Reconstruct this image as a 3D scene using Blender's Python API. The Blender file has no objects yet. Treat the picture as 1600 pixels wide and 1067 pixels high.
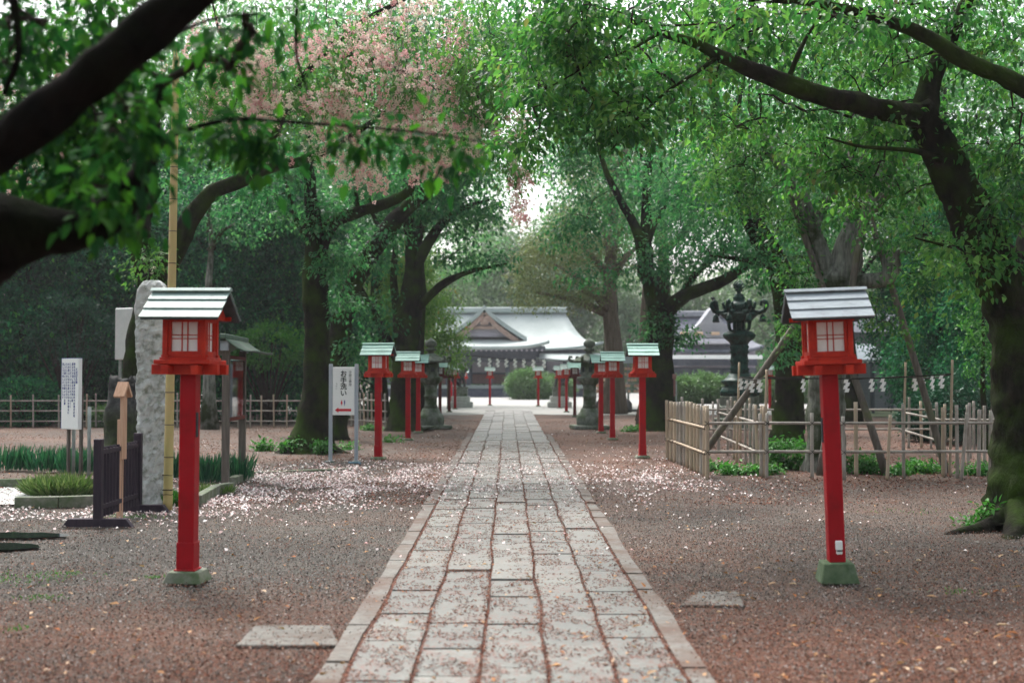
import bpy, math, random
import numpy as np
from mathutils import Vector, Matrix, noise as mnoise
PI = math.pi
rng = np.random.default_rng(7)
random.seed(7)
scn = bpy.context.scene
COL = scn.collection

# ---------------------------------------------------------------- camera model (used to read real positions off the photograph)
FPX, HC, PITCH, YAW = 1900.0, 1.55, math.atan(58.5/1900), math.atan(6.4/1900)
_f = np.array([math.sin(YAW)*math.cos(PITCH), math.cos(YAW)*math.cos(PITCH), math.sin(PITCH)])
_r = np.array([math.cos(YAW), -math.sin(YAW), 0.0])
_u = np.cross(_r, _f)
def ray(px, py): return _f + _r*((px-800)/FPX) - _u*((py-533.5)/FPX)
def W(px, py, z):
    v = ray(px, py); return np.array([0, 0, HC]) + v*(z/v[1])
def G(px, py):
    v = ray(px, py); return np.array([0, 0, HC]) + v*(-HC/v[2])
def GX(px, z):
    p = W(px, 592+2945.0/z, z); p[2] = 0; return p

# ---------------------------------------------------------------- mesh builder
class MB:
    def __init__(s): s.v = []; s.f = []; s.sm = []
    def add(s, vs, fs, smooth=False, M=None):
        b = len(s.v)
        for p in vs:
            p = Vector(p)
            s.v.append(tuple(M @ p) if M is not None else tuple(p))
        for f in fs: s.f.append([b+i for i in f]); s.sm.append(smooth)
        return s
    def box(s, c, d, M=None, taper=1.0, ty=None):
        x, y, z = (k/2 for k in d); t = taper; t2 = taper if ty is None else ty
        vs = [(-x,-y,-z),(x,-y,-z),(x,y,-z),(-x,y,-z),(-x*t,-y*t2,z),(x*t,-y*t2,z),(x*t,y*t2,z),(-x*t,y*t2,z)]
        T = Matrix.Translation(c)
        if M is not None: T = M @ T
        return s.add(vs, [(3,2,1,0),(4,5,6,7),(0,1,5,4),(1,2,6,5),(2,3,7,6),(3,0,4,7)], False, T)
    def beam(s, a, b, w, h, up=(0,0,1)):
        a = Vector(a); b = Vector(b); d = b-a; L = d.length; d.normalize()
        up = Vector(up)
        if abs(d.dot(up)) > .98: up = Vector((0,1,0))
        x = d.cross(up).normalized(); z = x.cross(d)
        M = Matrix((x, d, z)).transposed().to_4x4(); M.translation = (a+b)/2
        return s.box((0,0,0), (w, L, h), M)
    def prism(s, poly, ext, M=None):            # poly in XZ, extruded along Y from -ext/2 to ext/2
        n = len(poly)
        vs = [(x,-ext/2,z) for x,z in poly]+[(x,ext/2,z) for x,z in poly]
        fs = [list(range(n)), list(range(2*n-1,n-1,-1))]+[[i,i+n,(i+1)%n+n,(i+1)%n] for i in range(n)]
        return s.add(vs, fs, False, M)
    def lathe(s, prof, n=16, M=None, smooth=True, a0=0, wob=None):
        vs = []; fs = []
        for r, z in prof:
            for i in range(n):
                a = a0+2*PI*i/n; rr = r*(wob(a, z) if wob else 1)
                vs.append((rr*math.cos(a), rr*math.sin(a), z))
        for k in range(len(prof)-1):
            for i in range(n):
                j = (i+1)%n; fs.append((k*n+i, k*n+j, (k+1)*n+j, (k+1)*n+i))
        fs.append(tuple(range(n-1,-1,-1))); m = (len(prof)-1)*n; fs.append(tuple(range(m, m+n)))
        return s.add(vs, fs, smooth, M)
    def tube(s, pts, rad, n=8, smooth=True, rough=0.0, rs=3.0, M=None):
        pts = [Vector(p) for p in pts]; K = len(pts)
        if not hasattr(rad, '__len__'): rad = [rad]*K
        vs = []; fs = []; nrm = None
        for k in range(K):
            t = (pts[min(k+1,K-1)]-pts[max(k-1,0)])
            if t.length < 1e-9: t = Vector((0,0,1))
            t.normalize()
            if nrm is None:
                nrm = t.orthogonal().normalized()
            nrm = (nrm - t*nrm.dot(t)).normalized(); bn = t.cross(nrm)
            for i in range(n):
                a = 2*PI*i/n; d = nrm*math.cos(a)+bn*math.sin(a); r = rad[k]
                if rough:
                    q = (pts[k]+d*r)*rs
                    r *= 1+rough*(mnoise.noise(q)*1.2+.55*mnoise.noise(q*2.9))
                vs.append(tuple(pts[k]+d*r))
        for k in range(K-1):
            for i in range(n):
                j = (i+1)%n; fs.append((k*n+i, k*n+j, (k+1)*n+j, (k+1)*n+i))
        fs.append(tuple(range(n-1,-1,-1))); m = (K-1)*n; fs.append(tuple(range(m, m+n)))
        return s.add(vs, fs, smooth, M)
    def ell(s, c, r, n=12, m=8, M=None):
        prof = [(math.sin(PI*(k+.02)/(m+.04)), -math.cos(PI*(k+.02)/(m+.04))) for k in range(m+1)]
        T = Matrix.Translation(c) @ Matrix.Diagonal((r[0], r[1], r[2], 1))
        if M is not None: T = M @ T
        return s.lathe(prof, n, T)
    def build(s, name, mat, parent=None, bevel=0, loc=None):
        me = bpy.data.meshes.new(name); me.from_pydata(s.v, [], s.f); me.validate()
        if len(me.polygons) == len(s.sm): me.polygons.foreach_set('use_smooth', s.sm)
        if mat: me.materials.append(mat)
        o = bpy.data.objects.new(name, me); COL.objects.link(o)
        if parent: o.parent = parent
        if loc is not None: o.location = loc
        if bevel:
            b = o.modifiers.new('bevel', 'BEVEL'); b.width = bevel; b.segments = 1; b.limit_method = 'ANGLE'; b.angle_limit = .7
        return o

def tag(o, label=None, cat=None, group=None, kind=None):
    if label: o['label'] = label
    if cat: o['category'] = cat
    if group: o['group'] = group
    if kind: o['kind'] = kind
    return o
def empty(name, loc, rz=0, label=None, cat=None, group=None):
    o = bpy.data.objects.new(name, None); COL.objects.link(o); o.empty_display_size = .2
    o.location = tuple(loc); o.rotation_euler = (0, 0, rz); return tag(o, label, cat, group)
def dup(o, loc=None, rz=None, label=None, parent=None):
    c = o.copy(); COL.objects.link(c)
    if parent: c.parent = parent
    if loc is not None: c.location = tuple(loc)
    if rz is not None: c.rotation_euler = (c.rotation_euler[0], c.rotation_euler[1], rz)
    if label: c['label'] = label
    for ch in o.children: dup(ch, parent=c)
    return c

# ---------------------------------------------------------------- materials
def _nt(name):
    m = bpy.data.materials.new(name); m.use_nodes = True; nt = m.node_tree
    return m, nt, nt.nodes['Principled BSDF'], nt.nodes['Material Output']
def noise_node(nt, scale, detail=4, rough=.6, coord='Object', sc=None, off=None):
    tc = nt.nodes.new('ShaderNodeTexCoord'); mp = nt.nodes.new('ShaderNodeMapping')
    nt.links.new(tc.outputs[coord], mp.inputs[0])
    if sc: mp.inputs['Scale'].default_value = sc
    if off: mp.inputs['Location'].default_value = off
    n = nt.nodes.new('ShaderNodeTexNoise'); n.inputs['Scale'].default_value = scale
    n.inputs['Detail'].default_value = detail; n.inputs['Roughness'].default_value = rough
    nt.links.new(mp.outputs[0], n.inputs['Vector']); return n
def ramp(nt, src, stops, interp='LINEAR'):
    r = nt.nodes.new('ShaderNodeValToRGB'); r.color_ramp.interpolation = interp
    e = r.color_ramp.elements
    while len(e) < len(stops): e.new(.5)
    for i, (p, c) in enumerate(stops):
        e[i].position = p; e[i].color = (*c, 1) if hasattr(c, '__len__') else (c, c, c, 1)
    nt.links.new(src, r.inputs[0]); return r
def mix(nt, fac, a, b, mode='MIX'):
    m = nt.nodes.new('ShaderNodeMix'); m.data_type = 'RGBA'; m.blend_type = mode
    for s, k in ((fac, 0), (a, 6), (b, 7)):
        if hasattr(s, 'is_linked') or hasattr(s, 'links'): nt.links.new(s, m.inputs[k])
        elif hasattr(s, '__len__'): m.inputs[k].default_value = (*s, 1)
        else: m.inputs[k].default_value = s
    return m.outputs[2]
def bump(nt, b, h, strength=.3, dist=.02):
    n = nt.nodes.new('ShaderNodeBump'); n.inputs['Strength'].default_value = strength; n.inputs['Distance'].default_value = dist
    nt.links.new(h, n.inputs['Height']); nt.links.new(n.outputs[0], b.inputs['Normal'])
def pm(name, c1, c2, scale=6, rough=.7, bs=.25, bd=.01, sc=None, detail=5, p=(.35,.65), c3=None, s3=1.2, p3=(.5,.7), spec=.22):
    m, nt, b, o = _nt(name)
    n = noise_node(nt, scale, detail, sc=sc)
    c = ramp(nt, n.outputs[0], [(p[0], c1), (p[1], c2)]).outputs[0]
    if c3:
        n3 = noise_node(nt, s3, 5, .65, off=(3.1,7.7,1.3)); f = ramp(nt, n3.outputs[0], [(p3[0], 0.0), (p3[1], 1.0)])
        c = mix(nt, f.outputs[0], c, c3)
    nt.links.new(c, b.inputs['Base Color']); b.inputs['Roughness'].default_value = rough
    b.inputs['Specular IOR Level'].default_value = spec
    if bs: bump(nt, b, n.outputs[0], bs, bd)
    return m
def leafmat(name, stops, trans=.45, rough=.45, cs=.5, spec=.35, tt=(.9,1.0,.62)):
    m, nt, b, o = _nt(name)
    at = nt.nodes.new('ShaderNodeAttribute'); at.attribute_name = 'tint'
    c = ramp(nt, at.outputs['Fac'], stops).outputs[0]
    nt.links.new(c, b.inputs['Base Color']); b.inputs['Roughness'].default_value = rough
    b.inputs['Specular IOR Level'].default_value = spec
    t = nt.nodes.new('ShaderNodeBsdfTranslucent'); ct = mix(nt, 1.0, c, tt, 'MULTIPLY'); nt.links.new(ct, t.inputs[0])
    ms = nt.nodes.new('ShaderNodeMixShader'); ms.inputs[0].default_value = trans
    nt.links.new(b.outputs[0], ms.inputs[1]); nt.links.new(t.outputs[0], ms.inputs[2]); nt.links.new(ms.outputs[0], o.inputs[0])
    return m
MT = {}
MT['red'] = pm('vermilion_paint', (.46,.022,.012), (.58,.038,.015), 9, .55, .2, .004, c3=(.22,.012,.010), s3=7, p3=(.52,.78), detail=8)
MT['crimson'] = pm('crimson_post_paint', (.36,.003,.010), (.42,.004,.013), 7, .45, .08, .003, c3=(.20,.004,.008), s3=5, p3=(.5,.8), sc=(1,1,.35))
MT['darkred'] = pm('weathered_red_paint', (.10,.012,.012), (.14,.02,.015), 9, .6, .1, .003)
MT['knob'] = pm('dark_metal_knob', (.04,.012,.01), (.07,.02,.015), 20, .5)
MT['mint'] = pm('verdigris_sheet', (.215,.31,.295), (.30,.40,.375), 5, .5, .1, .003, sc=(1,5,5), c3=(.15,.215,.195), s3=6, p3=(.50,.74), detail=8)
MT['teal'] = pm('green_verdigris_sheet', (.26,.47,.40), (.40,.60,.53), 5, .5, .1, .003, sc=(1,5,5), c3=(.18,.30,.26), s3=4, p3=(.52,.8))
MT['bluegrey'] = pm('pale_grey_sheet', (.27,.31,.345), (.36,.405,.44), 5, .45, .1, .003, sc=(1,5,5), c3=(.19,.21,.23), s3=6, p3=(.52,.76), detail=8)
MT['roofedge'] = pm('roof_edge_dark', (.03,.05,.06), (.06,.09,.10), 12, .6)
MT['paper'] = pm('shoji_paper', (.80,.79,.79), (.86,.85,.85), 14, .85, .05, .002)
MT['conc'] = pm('old_concrete', (.16,.17,.14), (.26,.26,.22), 14, .9, .5, .006, c3=(.10,.14,.07), s3=6, p3=(.4,.65))
MT['slabstone'] = pm('worn_ground_slab', (.12,.115,.105), (.19,.18,.165), 16, .9, .4, .004, c3=(.10,.08,.068), s3=5, p3=(.45,.65))
MT['mossconc'] = pm('mossy_concrete', (.07,.115,.06), (.125,.17,.10), 14, .92, .5, .006, c3=(.20,.24,.19), s3=7, p3=(.55,.8))
MT['stone'] = pm('lantern_stone', (.13,.15,.13), (.24,.26,.23), 9, .9, .5, .02, c3=(.06,.09,.045), s3=2.5, p3=(.45,.62))
MT['granite'] = pm('rough_granite', (.42,.44,.44), (.60,.62,.62), 7, .85, .9, .03, c3=(.22,.24,.21), s3=11, p3=(.48,.66), detail=9)
MT['lightstone'] = pm('pale_stone', (.42,.43,.42), (.55,.56,.54), 6, .9, .3, .01)
MT['bronze'] = pm('patinated_bronze', (.012,.045,.04), (.035,.095,.08), 10, .5, .4, .01, c3=(.02,.022,.02), s3=6, p3=(.5,.65))
MT['bamboo'] = pm('weathered_bamboo', (.27,.24,.21), (.42,.385,.345), 7, .6, .2, .003, sc=(1,1,.25), c3=(.20,.17,.14), s3=3, p3=(.5,.75))
MT['bambooy'] = pm('yellow_bamboo', (.47,.40,.16), (.55,.46,.20), 3, .4, .05, .002, sc=(1,1,.3), c3=(.56,.38,.20), s3=1.2, p3=(.45,.7))
MT['bamboon'] = pm('newer_bamboo', (.36,.285,.21), (.48,.39,.295), 4, .5, .1, .002, sc=(1,1,.3), c3=(.35,.25,.15), s3=3, p3=(.55,.8))
MT['node'] = pm('bamboo_joint', (.10,.08,.05), (.20,.16,.11), 12, .7)
MT['twine'] = pm('black_twine', (.012,.012,.012), (.03,.025,.02), 30, .9)
MT['oldwood'] = pm('weathered_pole', (.085,.075,.066), (.17,.15,.13), 5, .85, .6, .01, sc=(4,4,.4), c3=(.10,.12,.05), s3=2, p3=(.5,.7))
MT['darkwood'] = pm('dark_stained_wood', (.030,.022,.035), (.05,.036,.05), 8, .6, .3, .004, sc=(3,3,.5))
MT['brownwood'] = pm('brown_post_wood', (.10,.085,.075), (.16,.14,.125), 8, .75, .4, .004, sc=(4,4,.3), c3=(.11,.11,.06), s3=2, p3=(.55,.75))
MT['freshwood'] = pm('fresh_cypress', (.56,.33,.22), (.66,.42,.30), 8, .6, .2, .003, sc=(5,5,.4))
MT['copperroof'] = pm('mossy_copper_roof', (.06,.11,.08), (.12,.17,.13), 10, .6, .3, .005, c3=(.13,.13,.13), s3=5)
MT['alu'] = pm('grey_aluminium', (.36,.40,.46), (.42,.46,.52), 5, .4, .05, .002)
MT['galv'] = pm('galvanised_post', (.22,.25,.24), (.32,.35,.34), 8, .5, .1, .003)
MT['white'] = pm('white_board', (.88,.89,.89), (.92,.93,.93), 4, .4, .03, .002)
MT['offwhite'] = pm('off_white_board', (.60,.62,.63), (.68,.69,.70), 4, .5, .03, .002)
MT['inkblack'] = pm('black_lettering', (.02,.03,.03), (.03,.04,.04), 4, .6, 0)
MT['inkgrey'] = pm('grey_lettering', (.22,.24,.25), (.25,.27,.28), 4, .6, 0)
MT['inkblue'] = pm('blue_lettering', (.06,.08,.28), (.08,.10,.32), 4, .6, 0)
MT['inkred'] = pm('red_lettering', (.62,.02,.04), (.66,.03,.05), 4, .5, 0)
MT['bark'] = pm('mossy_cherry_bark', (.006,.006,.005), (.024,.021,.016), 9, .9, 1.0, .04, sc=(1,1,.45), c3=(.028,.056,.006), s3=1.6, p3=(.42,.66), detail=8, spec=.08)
MT['barkdark'] = pm('shade_darkened_bark', (.003,.003,.003), (.009,.007,.006), 9, .9, 1.0, .03, sc=(1,1,.45), c3=(.006,.010,.003), s3=2, p3=(.5,.7), detail=8, spec=.04)  # bark taken near black, the shade is put into the colour
MT['barkgrey'] = pm('grey_lichen_bark', (.08,.085,.075), (.27,.28,.25), 7, .9, 1.0, .05, sc=(2,2,.3), c3=(.022,.034,.009), s3=1.5, p3=(.44,.62), detail=8, spec=.2)
MT['barkfar'] = pm('cedar_bark', (.10,.075,.06), (.19,.15,.12), 5, .9, 1.0, .06, sc=(3,3,.2), detail=8, spec=.2)
MT['char'] = pm('charred_wood', (.010,.010,.011), (.07,.07,.07), 12, .7, 1.0, .05, detail=9)
MT['twig'] = pm('twig_bark', (.022,.016,.014), (.04,.03,.024), 9, .9, .3, .004, spec=.15)
MT['twigpale'] = pm('pale_weeping_twig', (.16,.14,.12), (.24,.21,.19), 9, .9, .3, .004, spec=.15)
# leaves
MT['leaf'] = leafmat('cherry_leaf', [(0,(.010,.070,.026)),(.45,(.050,.19,.050)),(.9,(.17,.36,.085)),(1,(.22,.11,.07))], .58)
MT['leafdark'] = leafmat('shaded_cherry_leaf', [(0,(.008,.040,.018)),(.5,(.018,.085,.022)),(.9,(.06,.20,.02)),(1,(.08,.24,.03))], .5, .65, spec=.08)  # darker copy of the cherry leaf with shade put into its colour
MT['leaflight'] = leafmat('misty_green_leaf', [(0,(.035,.15,.07)),(.5,(.10,.28,.13)),(1,(.24,.44,.21))], .6)  # lighter copy of the cool green, sky light and mist are in the colour
MT['leafblue'] = leafmat('cool_green_leaf', [(0,(.015,.10,.045)),(.5,(.045,.20,.088)),(1,(.15,.37,.15))], .6)
MT['evergreen'] = leafmat('evergreen_leaf', [(0,(.004,.030,.020)),(.45,(.010,.10,.055)),(.8,(.035,.24,.09)),(1,(.14,.48,.09))], .35, .6, spec=.1)
MT['bushleaf'] = leafmat('clipped_bush_leaf', [(0,(.010,.06,.04)),(.6,(.02,.10,.06)),(1,(.04,.17,.08))], .25, .45)
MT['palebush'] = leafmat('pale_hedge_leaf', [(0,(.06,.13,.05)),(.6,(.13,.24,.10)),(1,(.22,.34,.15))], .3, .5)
MT['yellowleaf'] = leafmat('young_yellow_green_leaf', [(0,(.04,.12,.03)),(.5,(.11,.24,.04)),(.88,(.20,.33,.07)),(1,(.42,.17,.07))], .45, .5)
MT['cedarleaf'] = leafmat('olive_cedar_leaf', [(0,(.08,.12,.06)),(.5,(.17,.21,.10)),(1,(.30,.31,.16))], .4, .6)  # olive lightened to look hazier, mist is part of the colour
MT['hazeleaf'] = leafmat('far_tree_leaf', [(0,(.07,.14,.07)),(.5,(.13,.23,.11)),(1,(.22,.33,.16))], .35, .6)  # green lightened so the far mist sits in the leaf colour
MT['weed'] = leafmat('weed_leaf', [(0,(.03,.14,.03)),(.5,(.06,.24,.04)),(1,(.12,.33,.06))], .4, .5)
MT['blade'] = leafmat('narcissus_leaf', [(0,(.02,.11,.07)),(.5,(.04,.18,.10)),(1,(.07,.24,.12))], .35, .4)
MT['sasa'] = leafmat('dwarf_grass_blade', [(0,(.08,.16,.05)),(.5,(.16,.27,.08)),(1,(.34,.40,.20))], .35, .5)
MT['blossom'] = leafmat('double_cherry_blossom', [(0,(.64,.28,.31)),(.25,(.78,.46,.47)),(.6,(.84,.70,.66)),(1,(.74,.76,.58))], .45, .7, spec=.1, tt=(1,.97,.95))
MT['petal'] = leafmat('fallen_petal', [(0,(.50,.30,.29)),(.3,(.78,.62,.61)),(.7,(.86,.79,.78)),(1,(.90,.87,.85))], .1, .7, spec=.1, tt=(1,1,1))
MT['calyx'] = leafmat('fallen_calyx', [(0,(.055,.020,.013)),(.5,(.17,.058,.036)),(.85,(.26,.115,.08)),(1,(.38,.27,.20))], .05, .8, spec=.1)
MT['dryleaf'] = leafmat('dry_fallen_leaf', [(0,(.32,.10,.03)),(.5,(.45,.25,.12)),(1,(.62,.47,.34))], .15, .7, spec=.2)
MT['grit'] = leafmat('gravel_grit', [(0,(.05,.045,.043)),(.5,(.13,.115,.105)),(.9,(.24,.22,.21)),(1,(.50,.48,.47))], .0, .85, spec=.3)

# ---------------------------------------------------------------- foliage meshes (numpy)
def _norm(a): return a/np.maximum(np.linalg.norm(a, axis=1, keepdims=True), 1e-9)
def leafmesh(name, P, D, N, L, w, tint, mat, parent=None, ovate=False, fold=.18):
    n = len(P); D = _norm(D); S = _norm(np.cross(D, N)); N = np.cross(S, D)
    L = np.broadcast_to(np.asarray(L, float), (n,))[:, None]; w = np.broadcast_to(np.asarray(w, float), (n,))[:, None]
    if ovate:
        pts = [P, P+D*L*.3+S*w*.5+N*w*fold, P+D*L*.68+S*w*.36+N*w*fold*.5-N*L*.04, P+D*L-N*L*.14, P+D*L*.68-S*w*.36+N*w*fold*.5-N*L*.04, P+D*L*.3-S*w*.5+N*w*fold]
        fi = np.array([[0,1,2,3],[0,3,4,5]])
    else:
        pts = [P, P+D*L*.42+S*w*.5+N*w*fold, P+D*L-N*L*.08, P+D*L*.42-S*w*.5+N*w*fold]
        fi = np.array([[0,1,2,3]])
    k = len(pts); V = np.stack(pts, 1).reshape(-1, 3)
    F = (np.arange(n)[:, None, None]*k + fi[None]).reshape(-1, 4)
    me = bpy.data.meshes.new(name)
    me.vertices.add(len(V)); me.vertices.foreach_set('co', V.astype(np.float32).ravel())
    me.loops.add(F.size); me.loops.foreach_set('vertex_index', F.astype(np.int32).ravel())
    me.polygons.add(len(F)); me.polygons.foreach_set('loop_start', np.arange(0, F.size, 4, dtype=np.int32))
    me.update(calc_edges=True)
    at = me.attributes.new('tint', 'FLOAT', 'POINT'); at.data.foreach_set('value', np.repeat(tint, k).astype(np.float32))
    me.materials.append(mat)
    o = bpy.data.objects.new(name, me); COL.objects.link(o)
    if parent: o.parent = parent
    return o
def rdir(n): return _norm(rng.normal(size=(n, 3)))
def leaf_dirs(P, C, droop=.45, spread=.7):
    n = len(P); D = _norm(P-C+1e-6)*.7 + rdir(n)*spread; D[:, 2] -= droop; D = _norm(D)
    N = np.tile([0, 0, 1.], (n, 1)) + rdir(n)*.55
    return D, N
def spray(C, R, n, flat=.35, L=.08, Lv=.3, wr=.55, droop=.45, t0=0., t1=1.):
    """n leaves round each centre C in a flattened, ragged cluster"""
    m = len(C); K = np.repeat(C, n, 0); a = rng.uniform(0, 2*PI, m*n); r = np.sqrt(rng.uniform(0, 1, m*n))*np.repeat(R, n)
    P = K + np.stack([np.cos(a)*r, np.sin(a)*r, rng.normal(0, 1, m*n)*np.repeat(R, n)*flat - .25*r], 1)
    D, N = leaf_dirs(P, K, droop)
    l = L*(1+Lv*rng.uniform(-1, 1, m*n))
    base = np.repeat(rng.uniform(t0, t1, m), n)
    l = l*np.repeat(rng.uniform(.75, 1.2, m), n)
    t = np.clip(base*.55 + rng.uniform(t0, t1, m*n)*.45, 0, 1)
    return P, D, N, l, l*wr, t
def in_ell(c, r, n, shell=0.0):
    d = rdir(n); q = rng.uniform(shell**3, 1, n)**(1/3.)
    return np.asarray(c) + d*q[:, None]*np.asarray(r)

def catmull(P, step):
    P = np.asarray(P, float); out = []
    Q = np.vstack([2*P[0]-P[1], P, 2*P[-1]-P[-2]])
    for i in range(1, len(Q)-2):
        p0, p1, p2, p3 = Q[i-1], Q[i], Q[i+1], Q[i+2]
        m = max(2, int(np.linalg.norm((p2-p1)[:3])/step))
        for k in range(m):
            t = k/m; out.append(.5*((2*p1)+(-p0+p2)*t+(2*p0-5*p1+4*p2-p3)*t*t+(-p0+3*p1-3*p2+p3)*t**3))
    out.append(P[-1]); return np.array(out)

def twigs(mb, nodes0, targets, r0=.0035, sag=.12, maxseg=.45, sides=4, pw=.42, rmax=.05):
    """hierarchical twig growth from limb nodes to targets; returns nothing, fills mb"""
    N0 = len(nodes0); pos = np.zeros((N0+len(targets)*14, 3)); pos[:N0] = nodes0; par = [-1]*N0; cnt = N0
    d0 = np.array([np.min(np.sum((nodes0-t)**2, 1)) for t in targets]); chains = []
    for ti in np.argsort(d0):
        t = targets[ti]; dd = np.sum((pos[:cnt]-t)**2, 1); k = int(np.argmin(dd)); a = pos[k].copy(); L = math.sqrt(dd[k])
        if L < .03: continue
        m = min(13, max(2, int(L/maxseg)+1)); ch = [k]; off = rng.normal(0, .09*L, 3); off[2] += sag*L
        for j in range(1, m+1):
            s = j/m; q = a+(t-a)*s+off*4*s*(1-s)*.5 + (rng.normal(0, .025*L, 3) if j < m else 0)
            pos[cnt] = q; par.append(ch[-1]); ch.append(cnt); cnt += 1
        chains.append(ch)
    w = np.zeros(cnt)
    for ch in chains: w[ch[-1]] += 1
    for i in range(cnt-1, N0-1, -1):
        if par[i] >= N0: w[par[i]] += w[i]
    for ch in chains:
        rr = [min(rmax, r0*max(w[i], 1)**pw) for i in ch]; rr[0] = rr[1]*1.15
        rr[-1] *= .6
        mb.tube([pos[i] for i in ch], rr, sides)

def tree(name, label, limbs, crowns, L=.08, mat='leaf', bark='bark', n=26, R=.30, flat=.35, rough=.14, sides=14, step=.16, wr=.55,
         group=None, ovate=False, tw=.0035, twm='twig', t0=0., t1=1., cat='tree', droop=.45, sag=.12, twigfrac=1.0, gate=1.1, rs=2.6, slim=1.0):
    """limbs: lists of (px,py,depth,radius); crowns: (px,py,depth, rx,ry,rz, clusters)"""
    b = limbs[0][0]; root = W(b[0], b[1], b[2]); root[2] = 0
    e = empty(name, root, 0, label, cat, group); nodes = []
    tb = MB()
    for li, lm in enumerate(limbs):
        pr = []
        for (px, py, z, r) in lm: pr.append([*(W(px, py, z)-root), r])
        if li == 0: pr[0][2] = -.1
        c = catmull(pr, step if li == 0 else step*1.2)
        wob = np.array([mnoise.noise_vector(Vector(p[:3])*1.1+Vector((li*3, 0, 0))) for p in c])*.5
        c[:, :3] += wob*np.clip(c[:, 3:4], 0, .12)*(0.9 if li else .4)*np.minimum(1, np.arange(len(c))/3.)[:, None]
        rr = np.maximum(c[:, 3]*(slim if (li or slim > .89) else (slim+1)/2), .003)
        tb.tube(c[:, :3], rr, sides if rr.max() > .1 else 8, True, rough, rs)
        if li == 0: nodes.append(c[int(len(c)*.55):, :3])
        else: nodes.append(c[len(c)//4:, :3])
    trunk = tb.build('trunk', MT[bark], e)
    nodes = np.vstack(nodes)
    T = []
    for (px, py, z, rx, ry, rz, k) in crowns:
        q = in_ell(W(px, py, z)-root, (rx, ry, rz), int(k*1.9) if gate else k)
        if gate:
            g = np.array([mnoise.noise(Vector((p[0]*gate, p[1]*gate, p[2]*gate*2.6+px))) for p in q]); q = q[np.argsort(-g)[:k]] if len(q) > k else q
        T.append(q)
    T = np.vstack(T); T = T[T[:, 2] > .5]
    if T.size:
        mb = MB(); sel = T if twigfrac >= 1 else T[rng.uniform(size=len(T)) < twigfrac]
        twigs(mb, nodes, sel, tw, sag); mb.build('branch', MT[twm], e)['kind'] = 'stuff'
        o = leafmesh('crown', *spray(T, R*rng.uniform(.6, 1.25, len(T)), n, flat, L, .3, wr, droop, t0, t1), MT[mat], e, ovate)
    return e, T, root, trunk
# ================================================================= camera, light, air
cam = bpy.data.cameras.new('camera'); co = bpy.data.objects.new('camera', cam); COL.objects.link(co); scn.camera = co
cam.sensor_width = 36; cam.lens = FPX/1600*36; cam.clip_end = 1500; cam.clip_start = .1
co.location = (0, 0, HC); M = Matrix((_r, _u, -_f)).transposed(); co.rotation_euler = M.to_euler()
cam.dof.use_dof = True; cam.dof.focus_distance = 15.0; cam.dof.aperture_fstop = 1.7
w = bpy.data.worlds.new('World'); scn.world = w; w.use_nodes = True; nt = w.node_tree
sky = nt.nodes.new('ShaderNodeTexSky'); sky.sky_type = 'NISHITA'; sky.sun_disc = False
SUN_EL, SUN_AZ = math.radians(58), math.radians(-25)
sky.sun_elevation = SUN_EL; sky.sun_rotation = SUN_AZ; sky.dust_density = 6; sky.air_density = 1.0; sky.ozone_density = 1.0
hs = nt.nodes.new('ShaderNodeHueSaturation'); hs.inputs['Saturation'].default_value = .38
bg = nt.nodes['Background']; nt.links.new(sky.outputs[0], hs.inputs['Color']); nt.links.new(hs.outputs[0], bg.inputs[0]); bg.inputs[1].default_value = .15
sl = bpy.data.lights.new('sun', 'SUN'); sl.energy = 1.4; sl.angle = math.radians(18); sl.color = (1, .97, .93)
so = bpy.data.objects.new('sun', sl); COL.objects.link(so)
sd = Vector((math.sin(SUN_AZ)*math.cos(SUN_EL), math.cos(SUN_AZ)*math.cos(SUN_EL), math.sin(SUN_EL)))   # sun_rotation: measured from +Y
so.rotation_euler = sd.to_track_quat('Z', 'Y').to_euler(); so.location = (0, 0, 40)
vs = scn.view_settings; vs.view_transform = 'Standard'; vs.look = 'None'; vs.gamma = 1; vs.exposure = 1.35; vs.use_curve_mapping = False
cy = scn.cycles; cy.use_denoising = True; cy.max_bounces = 7; cy.diffuse_bounces = 4; cy.glossy_bounces = 2; cy.transmission_bounces = 4
cy.transparent_max_bounces = 6; cy.volume_bounces = 0; cy.caustics_reflective = False; cy.caustics_refractive = False
cy.use_adaptive_sampling = True; cy.adaptive_threshold = .015
try: cy.denoiser = 'OPENIMAGEDENOISE'; cy.denoising_input_passes = 'RGB_ALBEDO_NORMAL'
except Exception: pass

hz = MB().box((0, 90, 15), (300, 250, 32)).build('haze', None); tag(hz, kind='stuff')
hm = bpy.data.materials.new('mist'); hm.use_nodes = True; n2 = hm.node_tree; n2.nodes.remove(n2.nodes['Principled BSDF'])
pv = n2.nodes.new('ShaderNodeVolumePrincipled'); pv.inputs['Density'].default_value = .0005; pv.inputs['Color'].default_value = (.93, .96, .97, 1); pv.inputs['Anisotropy'].default_value = .1
n2.links.new(pv.outputs[0], n2.nodes['Material Output'].inputs['Volume']); hz.data.materials.append(hm)

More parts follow.
